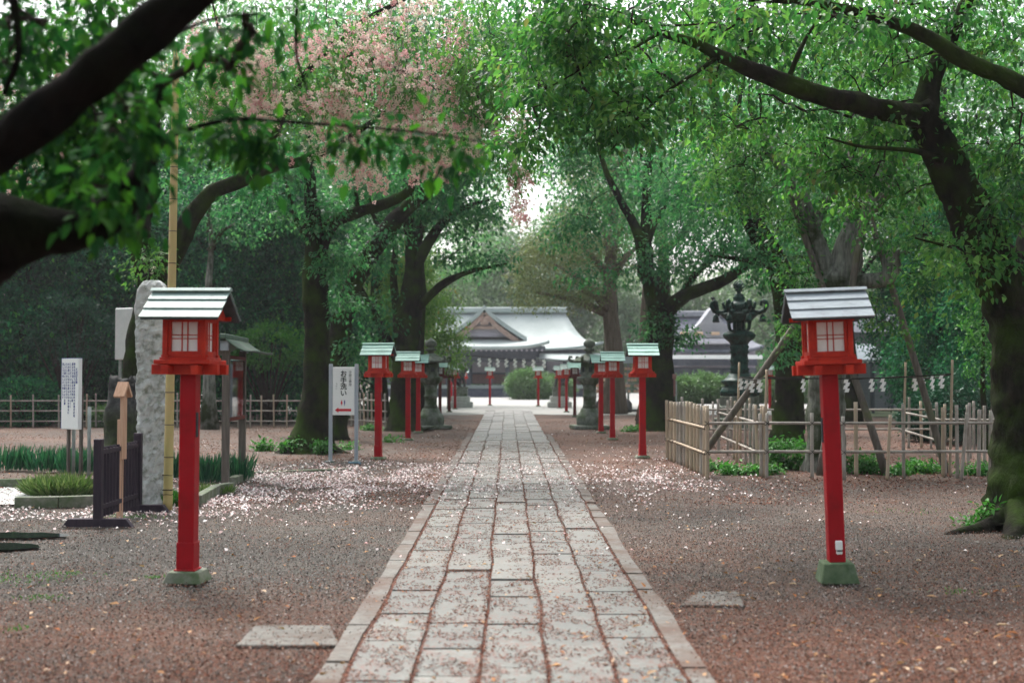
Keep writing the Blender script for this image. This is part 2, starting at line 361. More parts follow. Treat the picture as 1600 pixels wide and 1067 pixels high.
# ================================================================= ground
def ground_material():
    m, nt, b, o = _nt('gravel_ground')
    fine = noise_node(nt, 55, 6, .8); mid = noise_node(nt, 2.2, 6, .65, off=(5,1,0)); big = noise_node(nt, .28, 5, .6, off=(2.3,9.1,0))
    v = nt.nodes.new('ShaderNodeTexVoronoi'); v.inputs['Scale'].default_value = 70; tc = nt.nodes.new('ShaderNodeTexCoord'); nt.links.new(tc.outputs['Object'], v.inputs['Vector'])
    grey = ramp(nt, fine.outputs[0], [(.3,(.026,.024,.021)),(.5,(.078,.071,.062)),(.7,(.20,.185,.165))]).outputs[0]
    redd = ramp(nt, fine.outputs[0], [(.3,(.038,.019,.013)),(.5,(.115,.056,.038)),(.72,(.21,.125,.095))]).outputs[0]
    sep = nt.nodes.new('ShaderNodeSeparateXYZ'); nt.links.new(tc.outputs['Object'], sep.inputs[0])
    # the litter is thickest on the right and further back, thinnest on the trodden left side
    def math_(op, a, bb, c=None):
        q = nt.nodes.new('ShaderNodeMath'); q.operation = op
        for i, s in enumerate((a, bb) if c is None else (a, bb, c)):
            if hasattr(s, 'links'): nt.links.new(s, q.inputs[i])
            else: q.inputs[i].default_value = s
        return q.outputs[0]
    def mr(src, a, b_, c, d):
        q = nt.nodes.new('ShaderNodeMapRange'); nt.links.new(src, q.inputs[0])
        for i, k in enumerate((a, b_, c, d)): q.inputs[i+1].default_value = k
        return q.outputs[0]
    fx = mr(sep.outputs[0], -2.5, 1.0, -.10, .22); fy = mr(sep.outputs[1], 13, 24, 0, .38); fn = mr(sep.outputs[1], 9.6, 6.8, 0, .75)
    tot = math_('ADD', math_('ADD', fx, fy), math_('ADD', fn, mr(mid.outputs[0], .3, .7, -.25, .45)))
    tot = math_('ADD', tot, mr(big.outputs[0], .35, .65, -.15, .2)); cl = nt.nodes.new('ShaderNodeClamp'); nt.links.new(tot, cl.inputs[0])
    c = mix(nt, cl.outputs[0], grey, redd)
    pal = ramp(nt, v.outputs['Color'], [(.80,(0,0,0)),(.86,(1,1,1))]); c = mix(nt, pal.outputs[0], c, (.20,.17,.16))
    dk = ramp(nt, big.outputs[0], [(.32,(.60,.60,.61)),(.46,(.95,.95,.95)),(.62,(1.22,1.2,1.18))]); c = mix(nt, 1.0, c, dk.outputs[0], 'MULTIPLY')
    nt.links.new(c, b.inputs['Base Color']); b.inputs['Roughness'].default_value = .9; b.inputs['Specular IOR Level'].default_value = .25
    bump(nt, b, fine.outputs[0], .8, .02); return m
def sheet(name, x0, y0, x1, y1, z, mat, n=1):
    mb = MB(); mb.add([(x0,y0,z),(x1,y0,z),(x1,y1,z),(x0,y1,z)], [(0,1,2,3)])
    return tag(mb.build(name, mat), kind='structure')
gm = ground_material()
nx, ny = 90, 130; xs = np.concatenate([[-400], np.linspace(-16, 16, nx), [400]]); ys = np.concatenate([[-60], np.linspace(3, 40, ny), [500]])
gb = MB(); vv = [(x, y, (mnoise.noise(Vector((x*.8, y*.8, 0)))*.014 if (abs(x) > 1.40 and abs(x) < 15 and 3 < y < 39) else 0)-.012) for y in ys for x in xs]
nxx = len(xs); gb.add(vv, [(j*nxx+i, j*nxx+i+1, (j+1)*nxx+i+1, (j+1)*nxx+i) for j in range(len(ys)-1) for i in range(nxx-1)], True)
tag(gb.build('ground', gm), kind='structure')
MT['sand'] = pm('pale_plaza_gravel', (.25,.25,.24), (.33,.33,.32), 30, .9, .3, .01, c3=(.28,.25,.235), s3=.5, p3=(.5,.7))
pb = MB(); e0 = []
for i in range(61):
    x = -60+2*i; e0.append((x, 52.5+1.6*mnoise.noise(Vector((x*.25, 3, 0)))+ (1.5 if abs(x) < 2 else 0), .006))
pb.add(e0+[(p[0], 145, .006) for p in e0], [(i, i+1, 62+i, 61+i) for i in range(60)]); tag(pb.build('plaza', MT['sand']), kind='structure')

# ----- stone path: five courses of real slabs and two border strips
MT['bed'] = pm('joint_bed', (.07,.035,.027), (.15,.08,.065), 60, .95, .6, .01, detail=8)
def slab_material():
    m, nt, b, o = _nt('path_slab'); at = nt.nodes.new('ShaderNodeAttribute'); at.attribute_name = 'tint'
    n = noise_node(nt, 26, 8, .75); base = ramp(nt, n.outputs[0], [(.3,(.085,.088,.082)),(.55,(.155,.158,.148)),(.75,(.22,.222,.208))]).outputs[0]
    tn = ramp(nt, at.outputs['Fac'], [(0,(.78,.80,.80)),(1,(1.22,1.20,1.16))]).outputs[0]; c = mix(nt, 1.0, base, tn, 'MULTIPLY')
    st = noise_node(nt, 1.7, 6, .7, off=(4,2,0)); f = ramp(nt, st.outputs[0], [(.42, .0), (.62, .7)]); c = mix(nt, f.outputs[0], c, (.112,.115,.110))
    lt = noise_node(nt, 42, 3, .6, sc=(.75,1,1), off=(9,4,0)); l2 = noise_node(nt, 3.0, 4, .6, off=(1,8,0))
    mm = nt.nodes.new('ShaderNodeMath'); mm.operation = 'ADD'; nt.links.new(lt.outputs[0], mm.inputs[0])
    mr = nt.nodes.new('ShaderNodeMapRange'); nt.links.new(l2.outputs[0], mr.inputs[0]); mr.inputs[1].default_value=.3; mr.inputs[2].default_value=.7; mr.inputs[3].default_value=-.10; mr.inputs[4].default_value=.10
    nt.links.new(mr.outputs[0], mm.inputs[1]); f = ramp(nt, mm.outputs[0], [(.575, .0), (.61, .85)]); c = mix(nt, f.outputs[0], c, (.155,.075,.06))
    nt.links.new(c, b.inputs['Base Color']); b.inputs['Roughness'].default_value = .5; b.inputs['Specular IOR Level'].default_value = .45; bump(nt, b, n.outputs[0], .35, .006); return m
PX = .035; CW = .352; Y0, Y1 = 3.0, 60.0
def wob(k, y): return (mnoise.noise(Vector((k*7.3, y*.9, 0)))*.018 + mnoise.noise(Vector((k*3.1, y*3, 5)))*.007)*(1+min(y, 30)/30)
def wscale(y): return 1+.006*max(0, y-8)*.8
pv_, pf_, pt_ = [], [], []
def slab(xa, xb, ya, yb, ka, kb, h, tint, g=.007):
    n = max(2, int((yb-ya)/.22)+1); ysl = np.linspace(ya+g, yb-g, n); L = []; R = []
    tilt = rng.normal(0, .0025)
    for y in ysl:
        L.append((PX+(xa+wob(ka, y))*wscale(y)+g, y)); R.append((PX+(xb+wob(kb, y))*wscale(y)-g, y))
    b = len(pv_)
    for y_i, (l, r) in enumerate(zip(L, R)):
        for q, (p, ins, hh) in enumerate(((l, 0, h-.03), (l, .006, h), (r, -.006, h), (r, 0, h-.03))):
            yy = p[1] + (.006 if y_i == 0 and q in (1, 2) else (-.006 if y_i == n-1 and q in (1, 2) else 0))
            pv_.append((p[0]+ins, yy, hh+tilt*(y_i/(n-1)-.5)*2)); pt_.append(tint)
    for i in range(n-1):
        for q in range(3): pf_.append((b+i*4+q, b+i*4+q+1, b+i*4+q+5, b+i*4+q+4))
    pf_.append((b+3, b+2, b+1, b)); m = b+(n-1)*4; pf_.append((m, m+1, m+2, m+3))
for k in range(5):
    y = Y0 + rng.uniform(0, .8)
    while y < Y1:
        ln = rng.choice([.62, .72, .85, .95, 1.15]); h = .022+rng.normal(0, .0035)
        slab((k-2.5)*CW, (k-1.5)*CW, y, min(y+ln, Y1), k, k+1, h, rng.uniform(0, 1), .0045); y += ln
def flush_path(name, mat):
    me = bpy.data.meshes.new(name); me.from_pydata(pv_, [], [f[::-1] for f in pf_]); me.update()
    at = me.attributes.new('tint', 'FLOAT', 'POINT'); at.data.foreach_set('value', np.array(pt_, np.float32)); me.materials.append(mat)
    o = bpy.data.objects.new(name, me); COL.objects.link(o); tag(o, kind='structure'); pv_.clear(); pf_.clear(); pt_.clear()
flush_path('stone_path', slab_material())
for s in (-1, 1):
    y = Y0
    while y < 34:
        ln = rng.uniform(.7, 1.0); a, b_ = (2.5*CW+.012, 2.5*CW+.155)
        xa, xb = (a, b_) if s > 0 else (-b_, -a); ka, kb = (5, 8) if s > 0 else (9, 0)
        slab(xa, xb, y, y+ln, ka, kb, .015+rng.normal(0, .002), rng.uniform(-.2, .3), .003); y += ln
flush_path('path_border', pm('path_border_stone', (.13,.125,.115), (.21,.20,.185), 22, .9, .5, .006, c3=(.12,.085,.07), s3=2.2, p3=(.40,.62), detail=8))
bb = MB(); ye = np.linspace(Y0, Y1, 60)
bb.add([(PX+s*(2.5*CW+.04)*wscale(y), y, .004) for y in ye for s in (-1, 1)], [(2*i, 2*i+1, 2*i+3, 2*i+2) for i in range(59)]); tag(bb.build('path_bed', MT['bed']), kind='structure')
def flat_stone(px0, px1, py0, py1, nm, mat, h=.014):
    a, b, c, d = G(px0, py1), G(px1, py1), G(px1-14, py0), G(px0+30, py0); mb = MB()
    vs = [(p[0], p[1], h) for p in (a, b, c, d)]+[(p[0], p[1], -.03) for p in (a, b, c, d)]
    mb.add(vs, [(0,1,2,3),(4,5,1,0),(5,6,2,1),(6,7,3,2),(7,4,0,3)]); return mb.build(nm, mat, bevel=.006)
o = flat_stone(368, 530, 979, 1010, 'ground_slab', MT['slabstone'], .012); tag(o, 'flat grey stone slab set in the gravel left of the path', 'slab')
o = flat_stone(1062, 1165, 925, 946, 'ground_slab', MT['slabstone'], .007); tag(o, 'worn pale slab almost buried in gravel right of the path', 'slab')
# narrow drain kerb running from the path to the toilet sign
dk = MB(); a = GX(300, 19.6); b = GX(550, 21.0); c = GX(572, 22.6)
dk.beam((a[0], a[1], .005), (b[0], b[1], .005), .12, .03); tag(dk.build('drain_edge', MT['conc']), 'thin concrete edging strip under the petals beside the toilet sign', 'edging')

# puddles
MT['water'], nt, b, o_ = _nt('puddle_water'); b.inputs['Base Color'].default_value = (.010,.012,.010,1); b.inputs['Roughness'].default_value = .06; b.inputs['Specular IOR Level'].default_value = .7
for (px, py, rx, ry) in ((20, 838, .55, .22), (-10, 856, .42, .26)):
    c = G(px, py); mb = MB(); m = 40
    vs_ = [(c[0], c[1], .015)]+[(c[0]+rx*math.cos(t)*(1+.3*mnoise.noise(Vector((math.cos(t)*2, math.sin(t)*2, px)))), c[1]+ry*math.sin(t)*(1+.3*mnoise.noise(Vector((math.cos(t)*3, math.sin(t)*3, px+4)))), .015) for t in np.linspace(0, 2*PI, m, endpoint=False)]
    mb.add(vs_, [(0, i+1, (i+1) % m+1) for i in range(m)]); tag(mb.build('puddle', MT['water']), kind='structure')
# paved strip far left
sp = MB(); a = G(-160, 760); sp.add([(-9.5, 15.2, .012), (-5.9, 15.0, .012), (-6.6, 17.2, .012), (-9.5, 18.2, .012)], [(0,1,2,3)]); tag(sp.build('paved_strip', MT['lightstone']), kind='structure')

PUD = [(*G(20, 838)[:2], .60, .26), (*G(-10, 856)[:2], .46, .30)]
# ----- loose litter on the ground
def inpath(x, y): return np.abs((x-PX)/(1+.0048*np.maximum(0, y-8))) < 2.5*CW
def scatter(name, n, xy, z0, L, w, mat, tint=None, flat=.25, lift=.004, ov=False):
    x, y = xy
    for cx, cy, rx, ry in PUD: q = ((x-cx)/rx)**2+((y-cy)/ry)**2 > 1.1; x, y = x[q], y[q]
    n = len(x); zz = np.where(inpath(x, y), .024, 0.004)+lift*rng.uniform(0, 1, n)+z0
    a = rng.uniform(0, 2*PI, n); D = np.stack([np.cos(a), np.sin(a), rng.normal(0, flat, n)], 1); N = np.tile([0, 0, 1.], (n, 1))+rdir(n)*flat
    t = rng.uniform(0, 1, n) if tint is None else tint
    o = leafmesh(name, np.stack([x, y, zz], 1), D, N, L*rng.uniform(.6, 1.4, n), w*rng.uniform(.6, 1.4, n), t, MT[mat], None, ov, .25)
    return tag(o, kind='stuff')
def instrip(x, y): return np.abs((x-PX)/(1+.0048*np.maximum(0, y-8))) < 2.5*CW+.17
def near_xy(n, y0=4.6, y1=14, k=1.0):
    u = rng.uniform(0, 1, n); y = y0*(y1/y0)**u; x = rng.uniform(-.47, .47, n)*y*1.0; return x, y
x, y = near_xy(140000, 4.8, 17); keep = ~inpath(x, y); 
dens = np.array([mnoise.noise(Vector((a*.7, b*.7, 2))) for a, b in zip(x, y)]); lw = np.where(x > 0, .15, 0)+np.where(y < 8.5, .55, 0)
keep &= rng.uniform(size=len(x)) < np.clip(.45+dens*.7+lw, .08, 1)
scatter('fallen_calyx_litter', 0, (x[keep], y[keep]), 0, .019, .007, 'calyx', flat=.45, lift=.008)
x, y = near_xy(150000, 4.8, 18); k = ~inpath(x, y) & ~((y < 8.5) & (rng.uniform(size=len(x)) < .55)) & ~(instrip(x, y) & (rng.uniform(size=len(x)) < .93))
scatter('gravel_grit', 0, (x[k], y[k]), 0, .0135, .012, 'grit', flat=.8, lift=.004)
# litter on the slabs: clumped, thick near the joints
NL = 80000; y = 4.8*(30/4.8)**rng.uniform(0, 1, NL); c = rng.integers(0, 6, NL); j = rng.uniform(size=NL) < .13
x = np.where(j, (c-2.5)*CW+rng.normal(0, .012, NL), rng.uniform(-2.5*CW, 2.5*CW, NL))
cl = np.array([mnoise.noise(Vector((a*5, b*5, 2)))+.5*mnoise.noise(Vector((a*14, b*14, 7))) for a, b in zip(x, y)])
k = j | ((cl > -.05) & (rng.uniform(size=NL) < .8)); x = x*(1+.0048*np.maximum(0, y-8))+PX
scatter('path_calyx_litter', 0, (x[k], y[k]), 0, .022, .008, 'calyx', flat=.3, lift=.006)
y = 15*(46/15)**rng.uniform(0, 1, 60000); x = rng.uniform(-.45, .45, 60000)*y; k = ~inpath(x, y)
d_ = np.array([mnoise.noise(Vector((a*.35, b*.35, 21)))+.5*mnoise.noise(Vector((a*1.4, b*1.0, 3))) for a, b in zip(x, y)]); k &= rng.uniform(size=len(x)) < np.clip(.5+d_*1.3, .05, 1)
scatter('fallen_calyx_specks', 0, (x[k], y[k]), 0, .042, .022, 'calyx', flat=.35, lift=.008)
# double cherry petals
def petals(n, cx, cy, sx, sy):
    x = rng.normal(cx, sx, n); y = rng.normal(cy, sy, n)
    d = np.array([mnoise.noise(Vector((a*1.6, b*1.2, 11))) for a, b in zip(x, y)]); k = rng.uniform(size=n) < np.clip(.55+d*1.6, .05, 1); return x[k], y[k]
P_ = [petals(4800, -4.1, 15.0, .95, .9), petals(10500, -3.2, 17.6, 1.5, 1.3), petals(4500, -2.2, 20.5, 1.6, 1.3), petals(2200, 2.0, 18.6, .7, 1.6), petals(900, 2.4, 22, 1.6, 2.2), petals(900, -6.5, 16, 1.5, 1.4),
      petals(420, 0, 18, .8, 3), petals(700, 1.0, 12, 3.5, 4), petals(240, -5.6, 12.6, .7, .6), petals(900, 0, 24, 5, 5)]
x = np.concatenate([p[0] for p in P_]); y = np.concatenate([p[1] for p in P_]); k = (y > 10.5)
scatter('fallen_petals', 0, (x[k], y[k]), 0, .037, .033, 'petal', flat=.6, lift=.010)
x, y = near_xy(330, 5.2, 11); k = (x > .6) | (rng.uniform(size=len(x)) < .12); x, y = x[k], y[k]
scatter('fallen_leaves', 0, (x, y), 0, .060, .026, 'dryleaf', flat=.35, lift=.01, ov=True)
x, y = near_xy(900, 6, 40); scatter('fallen_leaf_specks', 0, (x, y), 0, .05, .025, 'dryleaf', flat=.3)
# moss and weed patches on the ground
def weeds(name, cx, cy, sx, sy, n, L=.04, mat='weed'):
    x = rng.normal(cx, sx, n); y = rng.normal(cy, sy, n); P = np.stack([x, y, np.zeros(n)+.002], 1); D = rdir(n); D[:, 2] = np.abs(D[:, 2])+.5
    return tag(leafmesh(name, P, D, rdir(n), L*rng.uniform(.5, 1.4, n), .3*L, rng.uniform(0, 1, n), MT[mat], None, False, .1), kind='stuff')
for (px, py, s, n) in ((20, 905, .28, 260), (60, 935, .10, 60), (95, 897, .1, 60), (15, 985, .06, 50), (240, 903, .05, 40), (200, 808, .2, 160), (1500, 925, .12, 40), (1430, 800, .3, 60)):
    c = G(px, py); weeds('ground_moss', c[0], c[1], s, s*.6, n, .028)
# ================================================================= red lanterns
def slope_board(mb, x, y0, z0, y1, z1, th):          # board spanning +-x between (y0,z0) upper and (y1,z1) lower edge
    mb.beam((0, y0, z0), (0, y1, z1), 2*x, th) if False else None
    d = Vector((0, y1-y0, z1-z0)); n = Vector((0, -d.z, d.y)).normalized()
    if n.z < 0: n = -n
    a, b = Vector((0, y0, z0)), Vector((0, y1, z1)); vs = []
    for p in (a, b):
        for q in (0, th):
            for s in (-x, x): vs.append((s, *(p+n*q)[1:]))
    mb.add(vs, [(0,1,5,4),(2,6,7,3),(0,4,6,2),(1,3,7,5),(0,2,3,1),(4,5,7,6)])
def make_lantern(roofmat, postmat='crimson', basemat='conc', baseh=.09, basew=(.30, .235), outlet=False, framemat='red'):
    e = empty('red_lantern', (0, 0, 0)); RR = MT[framemat]
    MB().box((0,0,baseh/2), (basew[0],basew[0],baseh), taper=basew[1]/basew[0]).build('concrete_base', MT[basemat], e, .008)
    po = MB().box((0,0,(baseh+1.585)/2), (.122,.122,1.585-baseh)).build('post', MT[postmat], e, .005)
    s = MB()
    if not outlet:
        s.box((0,0,baseh+.107), (.136,.136,.215)); s.box((0,0,baseh+.006), (.165,.165,.012)); s.build('post_sleeve', MT[postmat], po, .003)
    for q in (-1, 1):
        MB().box((0,q*.115,1.622), (.51,.062,.076)).build('beam', RR, e, .003)
        MB().box((q*.115,0,1.618), (.058,.51,.070)).build('beam', RR, e, .003)
    MB().box((0,0,1.678), (.43,.43,.034)).box((0,0,1.704), (.365,.365,.02)).build('tray', RR, e, .004)
    fb = MB()
    for sx in (-1,1):
        for sy in (-1,1): fb.box((sx*.146,sy*.146,1.87), (.040,.040,.315))
    for a in range(4):
        R = Matrix.Rotation(a*PI/2, 4, 'Z')
        fb.box((0,-.146,2.005), (.252,.032,.042), R); fb.box((0,-.146,1.738), (.252,.032,.045), R)
        fb.box((-.1135,-.143,1.872), (.024,.024,.222), R); fb.box((.1135,-.143,1.872), (.024,.024,.222), R)
    for sx in (-1,1):
        for sy in (-1,1): fb.box((sx*.128,sy*.172,1.724), (.034,.02,.02)); fb.box((sx*.172,sy*.128,1.724), (.02,.034,.02))
    fb.build('lamp_frame', RR, e, .003)
    for a in range(4):
        R = Matrix.Rotation(a*PI/2, 4, 'Z')
        wn = MB().box((0,-.131,1.872), (.203,.004,.222), R).build('window', MT['paper'], e)
        l = MB()
        for x in (-.022, .022): l.box((x,-.137,1.872), (.0075,.008,.222), R)
        for z in (1.856, 1.884): l.box((0,-.1365,z), (.203,.0075,.0065), R)
        l.build('lattice', RR, wn)
    rz, ez, ey = 2.225, 2.008, .285
    rb = MB()
    for s_ in (-1, 1):
        for k in range(3):
            f0, f1 = k/3, (k+1)/3+.03
            slope_board(rb, .305, s_*ey*f0, rz+(ez-rz)*f0-.010, s_*ey*f1, rz+(ez-rz)*f1+.006, .010)
    rf = rb.build('roof', roofmat, e)
    u = MB()
    for s_ in (-1, 1):
        slope_board(u, .296, s_*.0, rz-.030, s_*ey*.985, ez-.014, .012)
    u.build('roof_underside', MT['roofedge'], rf)
    MB().prism([(-.018,2.252),(.018,2.252),(.046,2.228),(-.046,2.228)], .625, Matrix.Rotation(PI/2, 4, 'Z')).build('ridge_cap', roofmat, rf, .002)
    g = MB(); R = Matrix.Rotation(PI/2, 4, 'Z')
    for x in (-.20, .20):
        T = Matrix.Translation((x,0,0)) @ R
        g.prism([(-.235,2.008),(.235,2.008),(0,2.186)], .018, T)
    g.box((0,-.20,2.02), (.50,.03,.032)); g.box((0,.20,2.02), (.50,.03,.032))
    g.build('gable_board', MT['red'], rf)
    if outlet:
        ob = MB().box((.012,-.072,.285), (.052,.026,.072)).box((.012,-.075,.235), (.046,.03,.034), taper=.9).build('power_outlet', MT['white'], e, .006)
        MB().box((.012,-.088,.246), (.038,.006,.012)).build('outlet_slot', MT['roofedge'], ob)
        MB().box((-.064,0,1.16), (.012,.04,.19)).build('switch_plate', MT['roofedge'], e, .003)
    else:
        MB().box((.0645,-.02,1.20), (.010,.04,.19)).build('switch_plate', MT['roofedge'], e, .003)
    return e
GL = 'red post lanterns lining the approach'
def setl(o, px, z, label, rz=0, lean=(0,0)):
    p = GX(px, z); o.location = tuple(p); o.rotation_euler = (lean[0], lean[1], rz); tag(o, label, 'lantern', GL)
LM = make_lantern(MT['mint']); setl(LM, 293, 9.38, 'red lantern with pale mint roof standing before the granite pillar, nearest on the left', math.radians(-4), (0, math.radians(.35)))
LB = make_lantern(MT['bluegrey'], basemat='mossconc', baseh=.155, basew=(.29, .225), outlet=True)
setl(LB, 1308, 9.36, 'red lantern with whitish grey roof and a white power outlet low on its leaning post', math.radians(-4.5), (0, math.radians(-1.9)))
LT = make_lantern(MT['teal'], baseh=.05); 
setl(LT, 591, 23.6, 'green roofed red lantern just right of the toilet sign', math.radians(-7))
LD = make_lantern(MT['teal'], 'darkred', baseh=.06, framemat='darkred')
LF = make_lantern(MT['mint'], baseh=.06)
USED = set()
def L(src, px, z, label, rz=0):
    o = src if src.name in ('red_lantern.003', 'red_lantern.004') and src.name not in USED else dup(src)
    USED.add(src.name); setl(o, px, z, label, rz)
L(LT, 1004, 24.0, 'green roofed red lantern in front of the mossy trunk left of the bamboo enclosure', math.radians(1))
L(LT, 637.5, 31.0, 'front lantern of the overlapping pair before the left stone lantern')
L(LT, 653.5, 35.2, 'rear lantern of the overlapping pair before the left stone lantern')
L(LT, 957, 31.2, 'front lantern of the overlapping pair right of the right stone lantern')
L(LT, 939, 35.0, 'lantern half hidden behind the front one, touching the right stone lantern', math.radians(4))
L(LD, 687.5, 48, 'dark red weathered lantern just right of the left stone lantern')
L(LD, 702, 57, 'dark red lantern with brownish lamp box, second beyond the left stone lantern')
L(LF, 711, 62.5, 'bright red lantern with pale roof beside the dark brown one on the left')
L(LF, 705.5, 82, 'red lantern mostly hidden behind the brighter one, left row')
L(LF, 726, 88, 'farthest left red lantern, standing against the shrine steps')
L(LF, 765.5, 71, 'lone red lantern at the left end of the paved path before the shrine')
L(LF, 841, 68.5, 'lone red lantern at the right end of the paved path before the bush')
L(LF, 886-12, 64, 'leftmost red lantern of the right hand far group, by the stone pedestal')
L(LF, 886-1, 56.5, 'bright red lantern in the middle of the right hand far group')
L(LD, 898, 50, 'dark red weathered lantern just left of the right stone lantern')
L(LF, 913.5, 57, 'red lantern almost wholly hidden behind the right stone lantern')
L(LF, 1203, 62, 'far red lantern left of the mossy trunk, seen above the bamboo fence')
L(LF, 1219, 70, 'far red lantern partly behind the mossy trunk, seen above the bamboo fence')
L(LF, 1249, 58, 'tilted far red lantern glimpsed between the mossy trunk and the near lantern')

# ================================================================= stone lanterns
def make_stone_lantern():
    e = empty('stone_lantern', (0,0,0)); S = MT['stone']
    MB().box((0,0,.06), (1.15,1.15,.12)).build('ground_slab', S, e, .02)
    MB().lathe([(.42,.12),(.44,.30),(.42,.40),(.33,.52),(.27,.66)], 8, a0=PI/8).build('base', S, e, .01)
    MB().lathe([(.235,.66),(.20,.78),(.195,1.0),(.225,1.02),(.225,1.07),(.195,1.09),(.20,1.34),(.235,1.40)], 18).build('shaft', S, e)
    MB().lathe([(.22,1.40),(.33,1.50),(.40,1.58),(.40,1.66),(.30,1.68)], 6).build('platform', S, e, .01)
    fb = MB().lathe([(.28,1.68),(.29,1.92),(.27,2.14)], 6, smooth=False); f = fb.build('firebox', S, e, .01)
    m = MB()
    for a in (0, PI/3, 2*PI/3, PI, 4*PI/3, 5*PI/3): m.box((0,-.249,1.90), (.12,.012,.16), Matrix.Rotation(a, 4, 'Z'))
    m.build('fire_opening', MT['inkblack'], f)
    rb = MB(); ns = 36; prof = [(0.02,2.44),(.12,2.42),(.22,2.36),(.34,2.28),(.47,2.20),(.53,2.16),(.50,2.12),(.25,2.14)]
    rb.lathe(prof, ns, wob=lambda a, z: 1+(.13 if z < 2.3 else .04)*max(0, math.cos(3*a)**2)**3)
    for k in range(6):
        a = PI/3*k; c, s = math.cos(a), math.sin(a); pts = [(c*r, s*r, z) for r, z in ((.50,2.17),(.60,2.18),(.66,2.24),(.64,2.31),(.57,2.31),(.56,2.26))]
        rb.tube(pts, [.05,.055,.05,.045,.035,.02], 8)
    rb.build('roof', S, e)
    MB().lathe([(.10,2.42),(.10,2.48),(.17,2.50),(.19,2.56),(.12,2.58),(.11,2.61),(.19,2.68),(.20,2.75),(.14,2.83),(.05,2.89),(.01,2.93)], 16).build('finial', S, e)
    return e
SL = make_stone_lantern(); SL.location = tuple(GX(673, 38)); SL.rotation_euler = (0,0,.3); SL.scale = (.97,)*3
tag(SL, 'tall mossy stone lantern left of the path behind the overlapping red lanterns', 'stone lantern', 'pair of stone lanterns')
o = dup(SL, GX(921, 38), .1, 'tall mossy stone lantern right of the path with a round finial')

# ================================================================= bronze lantern
def make_bronze():
    e = empty('bronze_lantern', GX(1155.8, 38), .2, 'huge dark green bronze lantern with curled dragon arms and hanging bells behind the bamboo fence', 'lantern'); B = MT['bronze']
    MB().lathe([(.95,0),(.95,.35),(.80,.38),(.80,.75),(.72,.8),(.72,1.1),(.66,1.14)], 8, smooth=False).build('pedestal', MT['stone'], e)
    bs = MB().lathe([(.66,1.14),(.66,1.30),(.60,1.40),(.50,1.50),(.62,1.60),(.64,1.66),(.52,1.70),(.42,1.80),(.34,1.92)], 32, wob=lambda a, z: 1+.05*math.cos(12*a)*(1 if z < 1.7 else .3)); bs.build('base', B, e)
    sh = MB().lathe([(.34,1.92),(.30,2.0),(.36,2.06),(.30,2.12),(.29,2.3),(.33,2.34),(.29,2.40),(.28,2.6),(.34,2.64),(.30,2.72),(.34,2.84),(.30,2.90)], 32, wob=lambda a, z: 1+.06*math.cos(8*a+z*9)); sh.build('shaft', B, e)
    MB().lathe([(.28,2.90),(.34,3.0),(.46,3.10),(.54,3.20),(.55,3.26),(.47,3.33),(.36,3.38)], 32, wob=lambda a, z: 1+.05*abs(math.sin(6*a))).build('bowl', B, e)
    fb = MB(); fb.lathe([(.30,3.38),(.31,3.42)], 24)
    for k in range(8):
        a = 2*PI*k/8; fb.tube([(math.cos(a)*r, math.sin(a)*r, z) for r, z in ((.30,3.40),(.36,3.48),(.38,3.62),(.36,3.74))], [.05,.06,.06,.06], 6)
    fb.lathe([(.22,3.38),(.22,3.74)], 12); fb.lathe([(.40,3.70),(.55,3.86),(.62,3.92),(.66,3.96),(.30,3.99)], 32); fb.build('firebox', B, e)
    rf = MB().lathe([(.66,3.955),(.64,3.99),(.47,4.02),(.44,4.12),(.48,4.22),(.44,4.32),(.30,4.38),(.20,4.41),(.20,4.50),(.22,4.55),(.16,4.60),(.16,4.66),(.08,4.69),(.07,4.76),(.16,4.80),(.06,4.86)], 32, wob=lambda a, z: 1+.07*math.cos(8*a)*(1 if 4.0 < z < 4.36 else 0)).build('roof', B, e)
    fn = MB().ell((0,0,4.95), (.12,.12,.12))
    for k in range(5):
        a = 2*PI*k/5; fn.tube([(math.cos(a+t*.6)*r, math.sin(a+t*.6)*r, z) for t, (r, z) in enumerate(((.06,4.84),(.17,4.90),(.19,5.0),(.12,5.10),(.05,5.16)))], [.03,.035,.03,.02,.006], 6)
    fn.build('flaming_jewel', B, rf)
    for k in range(8):
        a = 2*PI*k/8+.0; c, s = math.cos(a), math.sin(a)
        arm = MB().tube([(c*r, s*r, z) for r, z in ((.46,4.06),(.62,4.03),(.78,4.03),(.93,4.10),(1.02,4.24),(1.0,4.36),(.90,4.42),(.82,4.38),(.81,4.30),(.86,4.27))], [.09,.07,.065,.07,.07,.06,.055,.05,.04,.02], 8, rough=.2, rs=9)
        arm.tube([(c*r, s*r, z) for r, z in ((.46,4.10),(.55,4.22),(.60,4.34),(.54,4.38))], [.06,.055,.05,.03], 6)
        arm.build('dragon_arm', B, rf)
        bl = MB().lathe([(.02,4.0),(.07,3.97),(.095,3.90),(.10,3.82),(.125,3.76),(.10,3.755)], 14, Matrix.Translation((c*.86, s*.86, -.05))); bl.tube([(c*.86,s*.86,3.92),(c*.86,s*.86,4.06)], .012, 4); bl.build('bell', B, rf)
    e.scale = (.90,.90,.90); return e
make_bronze()
